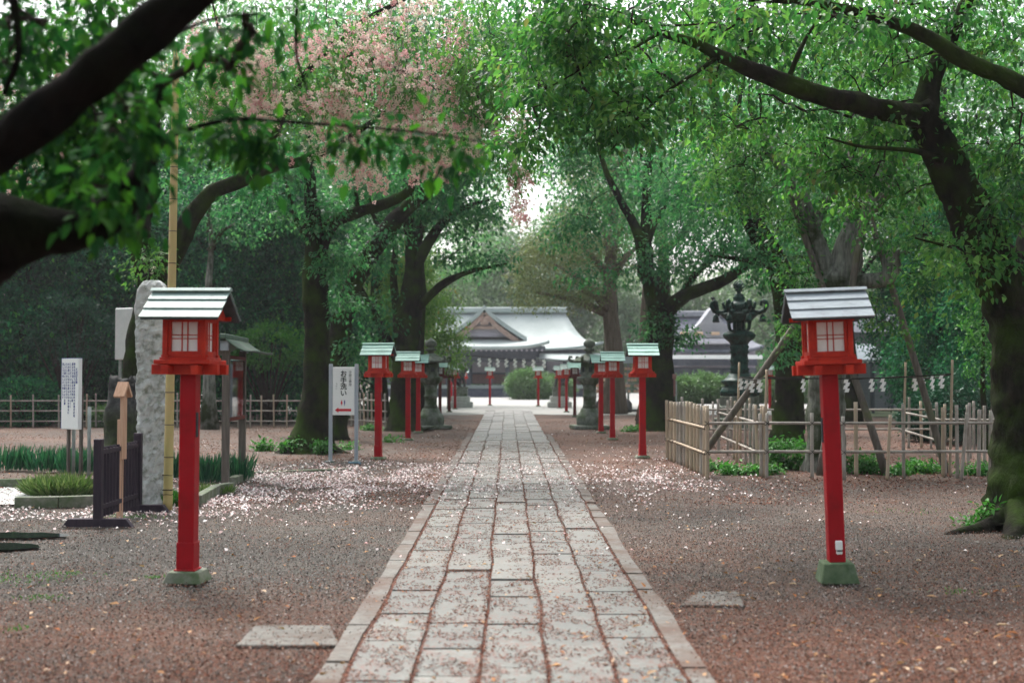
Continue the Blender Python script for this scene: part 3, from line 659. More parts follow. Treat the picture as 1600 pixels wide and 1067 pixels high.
# crow on an arm
cp = W(1118, 487, 37.9); cr = MB()
cr.tube([cp+np.array(q)*1.05 for q in ((.10,0,-.14),(.08,0,-.06),(.045,0,.04),(0,0,.16),(-.035,0,.27),(-.05,0,.335),(-.06,0,.38),(-.085,0,.41),(-.12,0,.405),(-.17,0,.395))], [.02,.035,.075,.10,.075,.05,.052,.048,.022,.006], 10)
cr.tube([cp+np.array(q) for q in ((.0,0.02,.03),(.01,.02,-.07))], .01, 5); cr.tube([cp+np.array(q) for q in ((.0,-.03,.03),(.01,-.03,-.07))], .01, 5)
MT['crow'] = pm('crow_feather', (.008,.010,.018), (.016,.02,.03), 20, .5, .2, .004)
tag(cr.build('crow', MT['crow']), 'black crow perched on the left arm of the bronze lantern', 'crow')

# ================================================================= granite pillar, bamboo pole, stump
def granite_pillar():
    mb = MB(); n = 44; lv = 90; vs = []; fs = []; H = 2.78
    for k in range(lv):
        t = k/(lv-1); z = H*t; s = (1 if t < .955 else math.sqrt(max(.3, 1-((t-.955)/.05)**2)))
        for i in range(n):
            a = 2*PI*i/n; ca, sa = math.cos(a), math.sin(a); q = 5
            r = 1/((abs(ca)/.185)**q+(abs(sa)/.15)**q)**(1/q)
            x, y = ca*r*(1-.10*t), sa*r*(1-.10*t); v = Vector((x*5, y*5, z*4)); f = 1+.13*mnoise.noise(v)+.13*mnoise.noise(v*3.3)+.07*mnoise.noise(v*7)
            x0 = .03*math.sin(z*2.1)*.5
            vs.append((x*s*f+x0-.02*t, y*s*f, z+.02*mnoise.noise(v*2)))
    for k in range(lv-1):
        for i in range(n): j = (i+1)%n; fs.append((k*n+i, k*n+j, (k+1)*n+j, (k+1)*n+i))
    fs.append(tuple((lv-1)*n+i for i in range(n))); mb.add(vs, fs, False)
    o = mb.build('granite_pillar', MT['granite'], loc=GX(238, 14.9)); o.location.z = -.03
    tag(o, 'tall rough hewn pale granite pillar behind the nearest left lantern', 'stone pillar')
granite_pillar()
def culm(mb, nb, a, b, r0, r1, every=.3, n=12, jit=.0, ph=.0):
    a = Vector(a); b = Vector(b); Ln = (b-a).length; k = max(1, int(Ln/every)); off = Vector((0,0,0)); pts = [a]; rr = [r0]
    for i in range(1, k*3+1):
        t = i/(k*3); p = a.lerp(b, t); r = r0+(r1-r0)*t; pts.append(p); rr.append(r)
    mb.tube(pts, rr, n)
    d = (b-a).normalized()
    for i in range(1, k+1):
        t = (i-.35+ph)/k
        if 0 < t < 1:
            p = a.lerp(b, t); r = r0+(r1-r0)*t; nb.tube([p-d*.006, p, p+d*.006], [r*1.01, r*1.07, r*1.01], n)
e = empty('bamboo_pole', GX(262, 14.4), 0, 'very tall yellow bamboo pole standing beside the granite pillar', 'bamboo pole'); o0 = np.array(e.location)
mb, nb = MB(), MB(); top = W(275, 95, 14.4)-o0
culm(mb, nb, (0,0,0), top, .056, .040, .36, 14); mb.build('culm', MT['bambooy'], e)
for k in range(len(nb.v)//42):
    r1 = MB(); r1.v = nb.v[k*42:(k+1)*42]; r1.f = [[i-k*42 for i in f] for f in nb.f if k*42 <= f[0] < (k+1)*42]; r1.sm = [True]*len(r1.f); r1.build('joint_ring', MT['node'], e)
sp = MB(); 
for k in range(5): sp.tube([top+np.array((.02*math.cos(k*1.3), .02*math.sin(k*1.3), -.05)), top+np.array((.03*math.cos(k*1.3), .03*math.sin(k*1.3), .05+.04*k))], [.012,.003], 5)
sp.build('splintered_tip', MT['bambooy'], e)
st = MB(); q = W(266, 205, 14.35)-o0; st.tube([q, (q+W(236, 240, 14.2)-o0)/2, W(236, 240, 14.2)-o0], [.022,.026,.014], 7, rough=.3, rs=20); st.build('side_stick', MT['bamboon'], e)
cd = MB()
for k, (y_, zz) in enumerate(((742, 0), (765, 0), (772, 0), (212, 0))):
    p = W(262+(y_ < 400)*8, y_, 14.4)-o0; cd.tube([p+np.array((math.cos(t)*.06, math.sin(t)*.06, .004*math.sin(3*t))) for t in np.linspace(0, 2*PI, 14)], .004, 4)
cd.build('wire_tie', MT['twine'], e)
# charred stump beside the leaning cherry
p = GX(188, 21.2); mb = MB(); H = 1.62; n = 22; vs = []; fs = []
for k in range(26):
    t = k/25
    for i in range(n):
        a = 2*PI*i/n; v = Vector((math.cos(a)*1.5, math.sin(a)*1.5, t*4)); r = (.34-.12*t+.10*math.exp(-t*9))*(1+.28*mnoise.noise(v)+.12*mnoise.noise(v*3))
        zz = H*t + (.16*mnoise.noise(Vector((math.cos(a)*2, math.sin(a)*2, 9))) if k > 20 else 0)
        vs.append((r*math.cos(a)+.02*t, r*math.sin(a), zz-.05))
for k in range(25):
    for i in range(n): j = (i+1)%n; fs.append((k*n+i, k*n+j, (k+1)*n+j, (k+1)*n+i))
vs.append((0,0,H-.35)); fs += [(25*n+i, 25*n+(i+1)%n, 26*n) for i in range(n)]
mb.add(vs, fs, True)
def stump_mat():
    m, nt, b, o = _nt('burnt_mossy_stump'); n = noise_node(nt, 9, 8, .7); tc = nt.nodes.new('ShaderNodeTexCoord'); s = nt.nodes.new('ShaderNodeSeparateXYZ'); nt.links.new(tc.outputs['Object'], s.inputs[0])
    top = ramp(nt, n.outputs[0], [(.35,(.008,.008,.009)),(.65,(.10,.10,.10))]).outputs[0]; low = ramp(nt, n.outputs[0], [(.35,(.010,.014,.005)),(.65,(.035,.055,.010))]).outputs[0]
    f = ramp(nt, s.outputs[2], [(.95,0.0),(1.0,1.0)]); mr = nt.nodes.new('ShaderNodeMapRange'); nt.links.new(s.outputs[2], mr.inputs[0]); mr.inputs[1].default_value = .8; mr.inputs[2].default_value = 1.1
    nt.links.new(mix(nt, mr.outputs[0], low, top), b.inputs['Base Color']); b.inputs['Roughness'].default_value = .85; bump(nt, b, n.outputs[0], 1, .04); return m
tag(mb.build('tree_stump', stump_mat(), loc=p), 'hollow blackened tree stump leaning against the mossy leaning trunk', 'stump')

# ================================================================= trestle barrier, marker, signs
e = empty('wooden_barrier', G(182, 812), 0, 'low dark purple brown wooden trestle barrier with thin pickets on the left', 'barrier'); o0 = np.array(e.location); D = MT['darkwood']
a = G(153, 823)-o0; b = G(215, 800)-o0
for p, w_, x0 in ((a, .72, 0), (b, .72, 0)):
    MB().box(p+np.array((0,0,.47)), (.085,.085,.90)).build('post', D, e, .006)
    MB().prism([(-.37,0),(.37,0),(.30,.088),(-.30,.088)], .09, Matrix.Translation(p+np.array((x0,0,.001)))).build('foot', D, e, .004)
A, B_ = Vector(a), Vector(b)
MB().beam(A+Vector((0,0,.78)), B_+Vector((0,0,.78)), .035, .05).build('rail', D, e, .003); MB().beam(A+Vector((0,0,.20)), B_+Vector((0,0,.20)), .035, .05).build('rail', D, e, .003)
for k in range(12):
    p = A.lerp(B_, (k+.8)/12.6); MB().box(p+Vector((0,0,.46)), (.035,.022,.74)).build('picket', D, e, .002)
e = empty('wooden_marker', G(187, 810), math.radians(68), 'slim fresh pinkish wooden marker post with a gabled top in front of the dark barrier', 'marker')
MB().box((0,0,.55), (.055,.05,1.1)).build('stake', MT['freshwood'], e, .003)
MB().box((0,-.040,1.03), (.085,.03,.74)).build('board', MT['freshwood'], e, .003)
MB().prism([(-.075,1.36),(0,1.52),(.075,1.36),(.058,1.34),(0,1.47),(-.058,1.34)], .15, Matrix.Translation((0,-.03,0))).build('gable_top', MT['freshwood'], e, .002)

def text_mesh(body, size, mat, parent, loc, name='lettering', ls=1.0, rot=PI/2, sx=1.0, bold=0.0):
    cu = bpy.data.curves.new('txt', 'FONT'); cu.body = body; cu.size = size; cu.align_x = 'CENTER'; cu.align_y = 'TOP'; cu.space_line = ls; cu.extrude = .0015; cu.offset = bold
    t = bpy.data.objects.new('txt', cu); COL.objects.link(t); dg = bpy.context.evaluated_depsgraph_get()
    me = bpy.data.meshes.new_from_object(t.evaluated_get(dg)); bpy.data.objects.remove(t); me.name = name; me.materials.clear(); me.materials.append(mat)
    o = bpy.data.objects.new(name, me); COL.objects.link(o); o.parent = parent; o.location = loc; o.rotation_euler = (rot, 0, 0); o.scale = (sx, 1, 1); return o
# toilet sign
e = empty('toilet_sign', GX(536.5, 22.8), math.radians(-2), 'white Japanese toilet direction sign with red arrow on two grey posts', 'sign')
u = 22.8/1900
for s in (-1, 1): MB().box((s*20.2*u,0,.915), (5.5*u,.06,1.83)).build('post', MT['alu'], e, .004)
for s in (-1, 1): MB().box((s*.255,-.03,.012), (.16,.12,.03)).build('foot_plate', MT['galv'], e, .004)
pn = MB().box((0,0,1.325), (34.5*u,.03,75*u)).build('panel', MT['white'], e, .004)
text_mesh('お\n手\n洗\nい', .125, MT['inkblack'], pn, (.0,-.017,1.705), ls=.97, bold=.003)
text_mesh('参\n拝\n者\n専\n用', .058, MT['inkgrey'], pn, (.125,-.017,1.70), ls=1.0, bold=.0008)
text_mesh('ト\nイ\nレ', .048, MT['inkgrey'], pn, (-.130,-.017,1.48), ls=.92)
ar = MB(); ar.prism([(-.160,.97),(-.095,1.018),(-.095,.993),(.145,.993),(.145,.947),(-.095,.947),(-.095,.922)], .004, Matrix.Translation((-.0,-.018,0))); ar.build('red_arrow', MT['inkred'], pn)
for x, m_, sk in ((-.035, 'inkred', 1), (.022, 'inkblue', 0)):
    f = MB().lathe([(.001,-.002),(.011,-.002),(.011,.002),(.001,.002)], 12, Matrix.Translation((x,-.018,1.142)) @ Matrix.Rotation(PI/2, 4, 'X'))
    f.prism([(x-.011,1.128),(x+.011,1.128),(x+.017,1.09) if sk else (x+.009,1.085),(x+.005,1.085),(x+.004,1.05),(x-.004,1.05),(x-.005,1.085),(x-.017,1.09) if sk else (x-.009,1.085)], .004, Matrix.Translation((0,-.018,0)))
    f.build('figure_symbol', MT[m_], pn)
hb = MB(); hp = [GX(545, 22.4), GX(552, 22.3), GX(560, 22.35), GX(563, 22.1)]; hb.tube([h+np.array((0,0,.02)) for h in hp], .018, 8)
MT['hose'] = pm('blue_hose', (.12,.22,.30), (.16,.28,.36), 8, .4, 0); tag(hb.build('hose', MT['hose']), 'short piece of blue hose lying at the foot of the toilet sign', 'hose')
# information board, turned to the right
e = empty('information_board', GX(115, 19.0), math.radians(-38), 'white board with columns of small dark writing on four thin posts at far left', 'sign')
pn = MB().box((0,-.05,1.32), (.46,.07,1.10)).build('panel', MT['white'], e, .006); MB().box((-.233,-.05,1.32), (.008,.068,1.10)).box((0,-.05,1.873), (.46,.068,.008)).build('panel_rim', MT['inkblue'], pn)
for x in (-.17, .17): MB().box((x,.015,.72), (.05,.045,1.44)).build('post', MT['brownwood'], e, .004)
for x in (-.12, .30): MB().tube([(x,.07,0),(x,.07,1.12 if x > 0 else .9)], .028, 8).build('pipe_post', MT['galv'], e)
cols = ['神社の境内では', '樹木を大切に', 'してください', '木の根元には', '立ち入らない', 'ようお願い', '致します']
text_mesh('\n'.join('天然記念物'), .05, MT['inkblue'], pn, (.185,-.088,1.72), ls=1.0)
for k, s_ in enumerate(cols): text_mesh('\n'.join((s_+s_+s_)[:18-(k*5) % 7]), .046, MT['inkblue'], pn, (.13-.052*k,-.088,1.80), ls=1.02, sx=.9)
# grey notice behind the tree
e = empty('notice_board', GX(192, 27), math.radians(-25), 'pale grey blank notice board half hidden behind the leaning mossy trunk', 'sign')
MB().box((0,0,2.55), (.50,.05,1.15)).build('panel', MT['offwhite'], e, .02)
for x in (-.14, .14): MB().box((x,.04,1.25), (.05,.05,2.5)).build('post', MT['galv'], e, .004)
# roofed bulletin case
a = GX(352, 17.3); b = GX(378, 18.7); e = empty('bulletin_case', (a+b)/2, math.atan2(b[1]-a[1], b[0]-a[0]), 'roofed glass fronted notice case with red backing on two weathered posts', 'notice case')
Ld = float(np.linalg.norm(b-a)); hw = Ld/2
for s in (-1, 1): MB().box((s*hw,0,.985), (.10,.10,1.97)).build('post', MT['brownwood'], e, .006)
for z_ in (.97, 1.86): MB().box((0,0,z_), (Ld-.11,.10,.05)).build('frame_rail', MT['darkred'], e, .004)
MT['posterred'] = pm('red_notice_backing', (.30,.03,.05), (.40,.05,.07), 3, .6, .05)
MB().box((0,.035,1.415), (Ld-.12,.012,.83)).build('back_panel', MT['posterred'], e)
ps = MB()
for (x, z, w_, h) in ((-.45,1.62,.3,.3),(-.08,1.58,.25,.36),(.35,1.65,.3,.24),(-.4,1.22,.26,.3),(.1,1.2,.4,.2),(.5,1.25,.2,.3)): ps.box((x*hw/.75,.022,z), (w_,.006,h))
ps.build('poster', MT['offwhite'], e)
m, nt, bn, oo = _nt('case_glass'); gl = nt.nodes.new('ShaderNodeBsdfGlossy'); gl.inputs['Roughness'].default_value = .03; tr = nt.nodes.new('ShaderNodeBsdfTransparent'); fz = nt.nodes.new('ShaderNodeFresnel'); fz.inputs[0].default_value = 1.9
ms = nt.nodes.new('ShaderNodeMixShader'); nt.links.new(fz.outputs[0], ms.inputs[0]); nt.links.new(tr.outputs[0], ms.inputs[1]); nt.links.new(gl.outputs[0], ms.inputs[2]); nt.links.new(ms.outputs[0], oo.inputs[0]); MT['glass'] = m
MB().box((0,-.03,1.415), (Ld-.12,.006,.83)).build('glass_pane', MT['glass'], e)
rf = MB(); nn = 10
for s in (-1, 1):
    vs = []
    for k in range(nn+1):
        t = k/nn; y_ = s*(.03+.40*t); z_ = 2.13-.20*math.sin(min(1, t*1.1)*PI/2)+.02*t*t
        for x in (-hw-.26, hw+.26): vs += [(x, y_, z_), (x, y_, z_-.022)]
    fs = []
    for k in range(nn): q = 4*k; fs += [(q, q+2, q+6, q+4), (q+1, q+5, q+7, q+3), (q, q+4, q+5, q+1), (q+2, q+3, q+7, q+6)]
    fs += [(0,1,3,2), (4*nn, 4*nn+2, 4*nn+3, 4*nn+1)]; rf.add(vs, fs, True)
r_ = rf.build('roof', MT['copperroof'], e)
MB().box((0,0,2.15), (2*hw+.56,.09,.07)).build('ridge_beam', MT['copperroof'], r_, .01)
for s in (-1, 1): MB().box((s*(hw+.14),0,2.02), (.07,.12,.14)).build('end_block', MT['alu'], r_, .006)
# ================================================================= bamboo fences
def fence(name, label, pickets, rails, mats=('bamboo', 'bamboon'), r=.030, twine=True, cat='fence'):
    """pickets: (px, z, height, lean_x, radius or None); rails: (list of (px,z), height)"""
    p0 = GX(pickets[0][0], pickets[0][1]); e = empty(name, p0, 0, label, cat)
    for i, (px, z, h, lean, rr) in enumerate(pickets):
        p = GX(px, z)-p0; q = rr or r*random.uniform(.85, 1.15); mb, nb = MB(), MB(); m = MT[mats[1] if random.random() < .22 else mats[0]]
        culm(mb, mb, p+np.array((0,0,-.03)), p+np.array((lean, random.uniform(-.01, .01), h)), q, q*.92, .27, 10, ph=random.uniform(-.2, .3)); mb.build('picket', m, e)
    for pts, h in rails:
        P = [GX(px, z)-p0+np.array((0, 0, h)) for px, z in pts]
        for a, b in zip(P[:-1], P[1:]):
            mb = MB(); culm(mb, mb, a, b, r*.80, r*.74, .33, 10); mb.build('rail', MT[mats[0]], e)
            if twine:
                d = Vector(b-a); Ld = d.length; d.normalize(); nrm = Vector((d.y, -d.x, 0)); tw = MB()
                for (px, z, hh, lean, rr) in pickets:
                    c = Vector(GX(px, z)-p0+np.array((lean*h/max(hh, .1), 0, h))); t = (c-Vector(a)).dot(d)
                    if -.03 < t < Ld+.03 and (c-(Vector(a)+d*t)).length < .12:
                        for s in (-1, 1):
                            K = [c+d*(s*.035*math.cos(g))+Vector((0,0,.035*math.cos(g)))+nrm*(.046*math.sin(g)) for g in np.linspace(0, 2*PI, 9)]; tw.tube(K, .0045, 4)
                if tw.v: tw.build('twine_binding', MT['twine'], e)
    return e
zf = 19.0
front = [(px, z, h, l, None) for px, z, h, l in ((1105,18.9,1.10,0),(1190,19.4,1.0,-.02),(1198,19.0,1.02,.01),(1269,19.0,1.02,0),(1319,18.9,.97,-.01),(1338,19.6,1.18,0),(1386,18.8,1.0,.06),(1412,19.2,1.15,0),(1474,19.4,1.10,0),(1477,19.6,1.05,-.03),(1496,19.2,1.14,.0),(1502,18.8,1.03,.10),(1529,19.5,1.06,.03),(1547,19.4,1.05,.02))]
fence('bamboo_fence', 'front run of the bamboo fence facing the gravel, behind the near right lantern', front,
      [([(1103,18.98),(1200,19.06),(1320,18.98),(1420,19.06),(1550,19.1)], .86), ([(1103,18.98),(1210,19.06),(1330,19.0),(1440,19.04),(1550,19.1)], .415)])
side = [(1043+62*t, 23.6-4.5*t, 1.14-.02*math.sin(t*9), random.uniform(-.012,.012), .037) for t in (0,.09,.18,.27,.33,.44,.50,.60,.70,.78,.86,.93,1.0)]
fence('bamboo_fence', 'left end of the bamboo enclosure with thick close set stakes tied in black cord', side, [([(1043,23.7),(1104,19.1)], .78), ([(1043,23.7),(1104,19.1)], .38)], ('bamboon', 'bamboo'))
mid = [(1123+70*t, 26-6.6*t, 1.12, random.uniform(-.03,.03), None) for t in (0,.2,.34,.48,.60,.70,.79,.87,.94,1.0)]
fence('bamboo_fence', 'inner slanting run of pale bamboo stakes inside the enclosure', mid, [([(1123,26.1),(1193,19.5)], .83), ([(1123,26.1),(1193,19.5)], .34)])
back = [(px, 27.4+random.uniform(-.2,.2), 1.05+random.uniform(-.06,.10), random.uniform(-.02,.02), None) for px in (1065,1079,1098,1115,1142,1171,1214,1238,1251,1420,1440,1455)]
fence('bamboo_fence', 'rear run of the bamboo enclosure beyond the propped tree', back, [([(1062,27.5),(1180,27.3),(1340,27.3),(1462,27.4)], .86), ([(1062,27.5),(1180,27.3),(1340,27.3),(1462,27.4)], .42)], twine=False)
right = [(px, z, 1.08, random.uniform(-.02,.02), None) for px, z in ((1465,24.5),(1476,22.8),(1513,22),(1516,24),(1522,26),(1538,21.5),(1552,23),(1575,24),(1600,25))]
fence('bamboo_fence', 'right hand return of the bamboo fence by the big dark trunk', right, [([(1415,27),(1470,22.4),(1600,22.2)], .80), ([(1415,27),(1470,22.4)], .40)], twine=False)
lf = [(px, 39.0, 1.05+random.uniform(-.03,.05), random.uniform(-.02,.02), .026) for px in (-40,-10,17,52,92,135,150,182,225,258,277,300,333,355,372,391,408,428,448,472,500)]
fence('bamboo_fence', 'long low bamboo fence in front of the dark evergreens on the left', lf, [([(-45,39),(100,39.1),(230,39),(360,39.1),(505,39)], h) for h in (.85,.53,.20)], r=.026, twine=False)
lg = [(px, 41-(px-520)*.04, 1.10, random.uniform(-.02,.02), .030) for px in (522,531,540,549,557,563,569,575,581,587,594,602)]
fence('bamboo_fence', 'closely staked bamboo fence seen through the legs of the toilet sign', lg, [([(518,41.1),(604,37.6)], h) for h in (.88,.55,.22)], r=.03, twine=False)

# ---- props under the old cherry
def prop(label, top, bot, r):
    a = W(*top); b = GX(*bot); mb = MB(); c = [b+(a-b)*t+np.array((.02*math.sin(5*t), 0, 0)) for t in np.linspace(0, 1, 14)]; c[0][2] -= .05
    o = mb.tube([p-b for p in c], [r*(1.1-.25*t) for t in np.linspace(0, 1, 14)], 9, rough=.10, rs=5).build('wooden_prop', MT['oldwood'], loc=b)
    tag(o, label, 'tree prop', 'wooden props holding up the old cherry')
prop('grey prop pole slanting down left to the corner of the bamboo enclosure', (1400,285,20.6), (1086,21.9), .062)
prop('upright grey prop pole leaning against the lichened trunk', (1368,235,20.3), (1280,19.8), .06)
prop('prop pole running from the left bough down to the right behind the near right lantern', (1222,262,20.7), (1385,19.8), .06)
prop('pale prop pole under the sawn off bough, right of the near right lantern', (1328,230,20.5), (1480,20.0), .055)

# ---- sacred rope round the tree
poles = []
for px, z, yt, lab in ((1151,22.5,566,'thin bamboo pole carrying the paper rope in front of the bronze lantern'),(1194,19.5,577,'slanting pale bamboo pole carrying the paper rope left of the mossy trunk'),(1411,22.8,566,'thin bamboo pole carrying the paper rope before the grey wall'),(1484,19.6,562,'tall thin bamboo pole carrying the paper rope before the round dark bushes')):
    b = GX(px, z); t = W(px+4, yt, z); e = empty('rope_pole', b, 0, lab, 'bamboo pole', 'thin poles carrying the paper rope'); m_, n_ = MB(), MB()
    culm(m_, m_, (0,0,-.05), t-b, .026, .020, .33, 8); m_.build('culm', MT['bamboon'], e); poles.append(t)
def shide(c, s, label, grp, rz=0, n=3):
    mb = MB(); x = 0; z = 0
    for k in range(4):
        w_, h = .32*s, .30*s; sk = .10*s
        vs = [(x-w_/2, -.01+.03*s*(k%2), z),(x+w_/2, .0, z),(x+w_/2-sk, .02*s, z-h),(x-w_/2-sk, .04*s*((k+1)%2), z-h)]
        vs += [(a, b_+.004, d) for a, b_, d in vs]; mb.add(vs, [(0,1,2,3),(7,6,5,4),(0,4,5,1),(1,5,6,2),(2,6,7,3),(3,7,4,0)])
        x += sk*(1.2 if k % 2 == 0 else -1.6); z -= h*.82
    o = mb.build('paper_streamer', MT['white'], loc=c); o.rotation_euler = (0, 0, rz); return tag(o, label, 'paper streamer', grp)
def rope(name, label, P, sag, r=.012):
    mb = MB(); pts = []
    for a, b in zip(P[:-1], P[1:]):
        for t in np.linspace(0, 1, 12)[:-1]: pts.append(np.array(a)+(np.array(b)-a)*t-np.array((0,0,4*sag*t*(1-t))))
    pts.append(P[-1]); o = mb.tube(pts, r, 6).build(name, MT['twine']); return tag(o, label, 'rope')
def at_y(p, yy): q = np.array(p); return W(800+ (q[0]/q[1]-math.tan(YAW))*FPX, yy, q[1])
R4 = [at_y(poles[0], 589), at_y(poles[1], 589), at_y(poles[3], 584), at_y(poles[2], 588), at_y(poles[0], 589)]
rope('sacred_rope', 'thin dark rope strung between the four bamboo poles above the enclosure', R4, .05)
SG = 'white paper streamers on the rope around the old cherry'
def on(a, b, px):
    best = None
    for t in np.linspace(0, 1, 200):
        p = a+(b-a)*t; q = 800+(p[0]/p[1]-math.tan(YAW))*FPX
        if best is None or abs(q-px) < best[0]: best = (abs(q-px), t, p)
    t, p = best[1:]; return p-np.array((0,0,.2*t*(1-t)+.01))
for i, (k, px, lab) in enumerate(((0,1158,'leftmost streamer of the cluster before the bronze lantern'),(0,1167,'broad middle streamer before the bronze lantern'),(0,1175,'right streamer of the cluster before the bronze lantern'),(0,1187,'lone streamer just left of the slanting pole'),
      (1,1256,'streamer peeking out below the near right lantern, left of its post'),(1,1323,'streamer peeking out right of the near right lantern post'),(1,1362,'left streamer of the two before the grey wall'),(1,1380,'right streamer of the two before the grey wall'),
      (2,1430,'small streamer against the wooden prop by the wall'),(2,1443,'twisted streamer hanging right of the wooden prop'),(1,1458,'streamer left of the last one near the tall thin pole'),(1,1472,'last streamer before the tall thin pole'))):
    a, b = R4[k], R4[k+1]; shide(on(a, b, px), .20 if k != 2 else .22, 'white zigzag paper '+lab, SG, random.uniform(-.6, .6))
# far rope in front of the shrine
zR = 62; RP = [W(700, 549, zR), W(742, 556, zR), W(860, 561, zR), W(925, 563, zR)]
for P_, lab in ((RP[0], 'post at the left end of the far streamer rope, hidden among leaves'), (RP[3], 'post at the right end of the far streamer rope, behind the stone lantern')):
    b = np.array((P_[0], P_[1], 0)); tag(MB().tube([b*0, (0,0,P_[2]+.1)], .05, 8).build('rope_post', MT['oldwood'], loc=b), lab, 'post')
rope('far_sacred_rope', 'pale sagging rope with paper streamers crossing in front of the shrine', RP, .10, .02)
for i, px in enumerate((749,765,778,791,805,818.5,833.5,850)):
    p = W(px, 559.5+.02*(px-749), zR); shide(p, .42, 'white paper streamer, %s on the rope before the shrine porch' % ('leftmost','second from the left','third from the left','fourth from the left','fourth from the right','third from the right','second from the right','rightmost')[i], 'white paper streamers before the shrine', .3*(-1)**i)

# ================================================================= shrine
ZS = 108; MT['sroof'] = pm('pale_copper_roof', (.29,.34,.33), (.36,.41,.395), 1.2, .5, .05, .01, sc=(1,1,1), c3=(.28,.33,.32), s3=.4)
MT['sdark'] = pm('dark_timber', (.07,.08,.11), (.11,.12,.15), 3, .8); MT['slilac'] = pm('pale_lilac_panel', (.34,.31,.36), (.40,.37,.42), 2, .8); MT['sbrown'] = pm('brown_panel', (.20,.10,.10), (.26,.14,.13), 3, .8)
MT['sgable'] = pm('gable_timber', (.30,.20,.17), (.38,.27,.22), 3, .8)
c0 = GX(757, ZS); m_ = ZS/FPX; e = empty('shrine_hall', c0, 0, 'wide shrine hall with pale sweeping roofs and pointed gable beyond the path', 'shrine')
def hy(py): return (592-py)*m_+HC
def roofsheet(name, prof_f, x0, x1, y0, z0, y1, z1, mat, parent, lift=.5, pinch=0, nx=24, ny=10, th=.22, conc=.6):
    """concave slope from ridge (y0,z0) to eave (y1,z1); corners of the eave lift"""
    vs = []; mb = MB(); 
    for j in range(ny+1):
        t = j/ny; y = y0+(y1-y0)*t; zc = z0+(z1-z0)*(t+conc*.35*math.sin(PI*t))
        for i in range(nx+1):
            s = i/nx*2-1; hx = (x1-x0)/2*(1-pinch*(1-t)**1.0); x = (x0+x1)/2+s*hx; z = zc+lift*abs(s)**4*t
            vs.append((x, y, z))
    n = len(vs); vs += [(x, y, z-th) for x, y, z in vs]; w1 = nx+1; fs = []
    for j in range(ny):
        for i in range(nx): a = j*w1+i; fs += [(a, a+1, a+w1+1, a+w1), (n+a, n+a+w1, n+a+w1+1, n+a+1)]
    for i in range(nx): a = ny*w1+i; fs += [(a, a+1, n+a+1, n+a), (i+1, i, n+i, n+i+1)]
    for j in range(ny): a = j*w1; fs += [(a, a+w1, n+a+w1, n+a), (a+nx+w1, a+nx, n+a+nx, n+a+nx+w1)]
    mb.add(vs, fs, True); return mb.build(name, mat, parent)
zr, zE = hy(481), hy(545); hw_ = 184*m_
rt = roofsheet('roof', None, -hw_*1.02, hw_*1.02, 7, zr, -.2, zE, MT['sroof'], e, .7, .30, conc=.9); roofsheet('rear_roof', None, -hw_*1.02, hw_*1.02, 7, zr, 14, zE, MT['sroof'], rt, .7, .30)
MB().box((0,7,zr+.2), (2*hw_*.735,.6,.55)).build('ridge', MT['sroof'], rt, .1)
# gable in the porch roof
gz, gy = hy(477), -.6; GH = gz-hy(527); gwid = 66*m_
for nm, th_, yy, off, mt in (('gable_roof', .55, 3.2, 0, 'sroof'),):
    mb = MB(); P = [(s*gwid*t, gz-GH*(t**.80)) for s in (1,) for t in np.linspace(0, 1, 12)]
    outer = [(-x, z) for x, z in P[::-1]]+P[1:]; inner = [(x*.985, z-.50-.05*abs(x)/gwid) for x, z in outer[::-1]]
    vs = [(x, gy, z) for x, z in outer]+[(x, 6.0, z) for x, z in outer]; k = len(outer); vs += [(x, gy, z-.42) for x, z in outer]+[(x, 6.0, z-.42) for x, z in outer]
    fs = []
    for i in range(k-1): fs += [(i, i+1, k+i+1, k+i), (2*k+i+1, 2*k+i, 3*k+i, 3*k+i+1), (i, 2*k+i, 2*k+i+1, i+1)]
    mb.add(vs, fs, False); gr_ = mb.build('gable_roof', MT['sroof'], e)
    g = MB(); g.prism([(-gwid*.86, gz-GH+.05)]+[(x*.88, z-.55) for x, z in outer[2:-2]]+[(gwid*.86, gz-GH+.05)], .1, Matrix.Translation((0, gy+.9, 0))); g.build('gable_board', MT['slilac'], gr_)
    b_ = MB()
    for s in (-1, 1):
        for t0_, t1_ in ((0,.3),(.3,.6),(.6,.9)):
            f = lambda t: Vector((s*gwid*t*.93, gy+.35, gz-GH*(t**.80)-.75)); b_.beam(f(t0_), f(t1_), .3, .42)
    b_.box((0, gy+.4, gz-1.35), (.7,.3,.8)); b_.box((0,gy+.6,gz-GH*.70), (gwid*.95,.25,.28)); b_.build('barge_board', MT['sgable'], gr_)
zp = hy(543); pr = roofsheet('porch_roof', None, -99*m_, 99*m_, 1.2, hy(527), -4.2, zp, MT['sroof'], e, .55, .12, th=.3, conc=.3)
MB().box((0,-1.4,zp-.12), (186*m_,5.0,.30)).build('soffit', MT['sdark'], pr)
rb = MB(); 
for k in range(24): rb.box((-88*m_+k*(176*m_/23),-3.9,zp-.33), (.16,.5,.16))
rb.build('rafter_ends', MT['slilac'], pr)
MB().box((0,-1.5,hy(556)), (170*m_,.4,1.1)).build('beam', MT['sdark'], e)
lr = roofsheet('lower_roof', None, 80*m_, 190*m_, -.2, hy(552), -2.6, hy(562), MT['sroof'], e, .2, .0, th=.2); 
MB().box((0,2.0,(hy(600)+hy(545))/2), (330*m_,.3,hy(545)-hy(600))).build('wall', MT['sdark'], e)
wp = MB(); wq = MB()
for x0, x1 in ((-118,-92),(-84,-58),(-54,-28),(-20,8),(12,34),(38,60),(66,92),(98,124),(130,156)):
    wp.box(((x0+x1)/2*m_,1.78,hy(572)), ((x1-x0)*m_,.1,20*m_)); wq.box(((x0+x1)/2*m_,1.78,hy(592)), ((x1-x0)*m_,.1,15*m_))
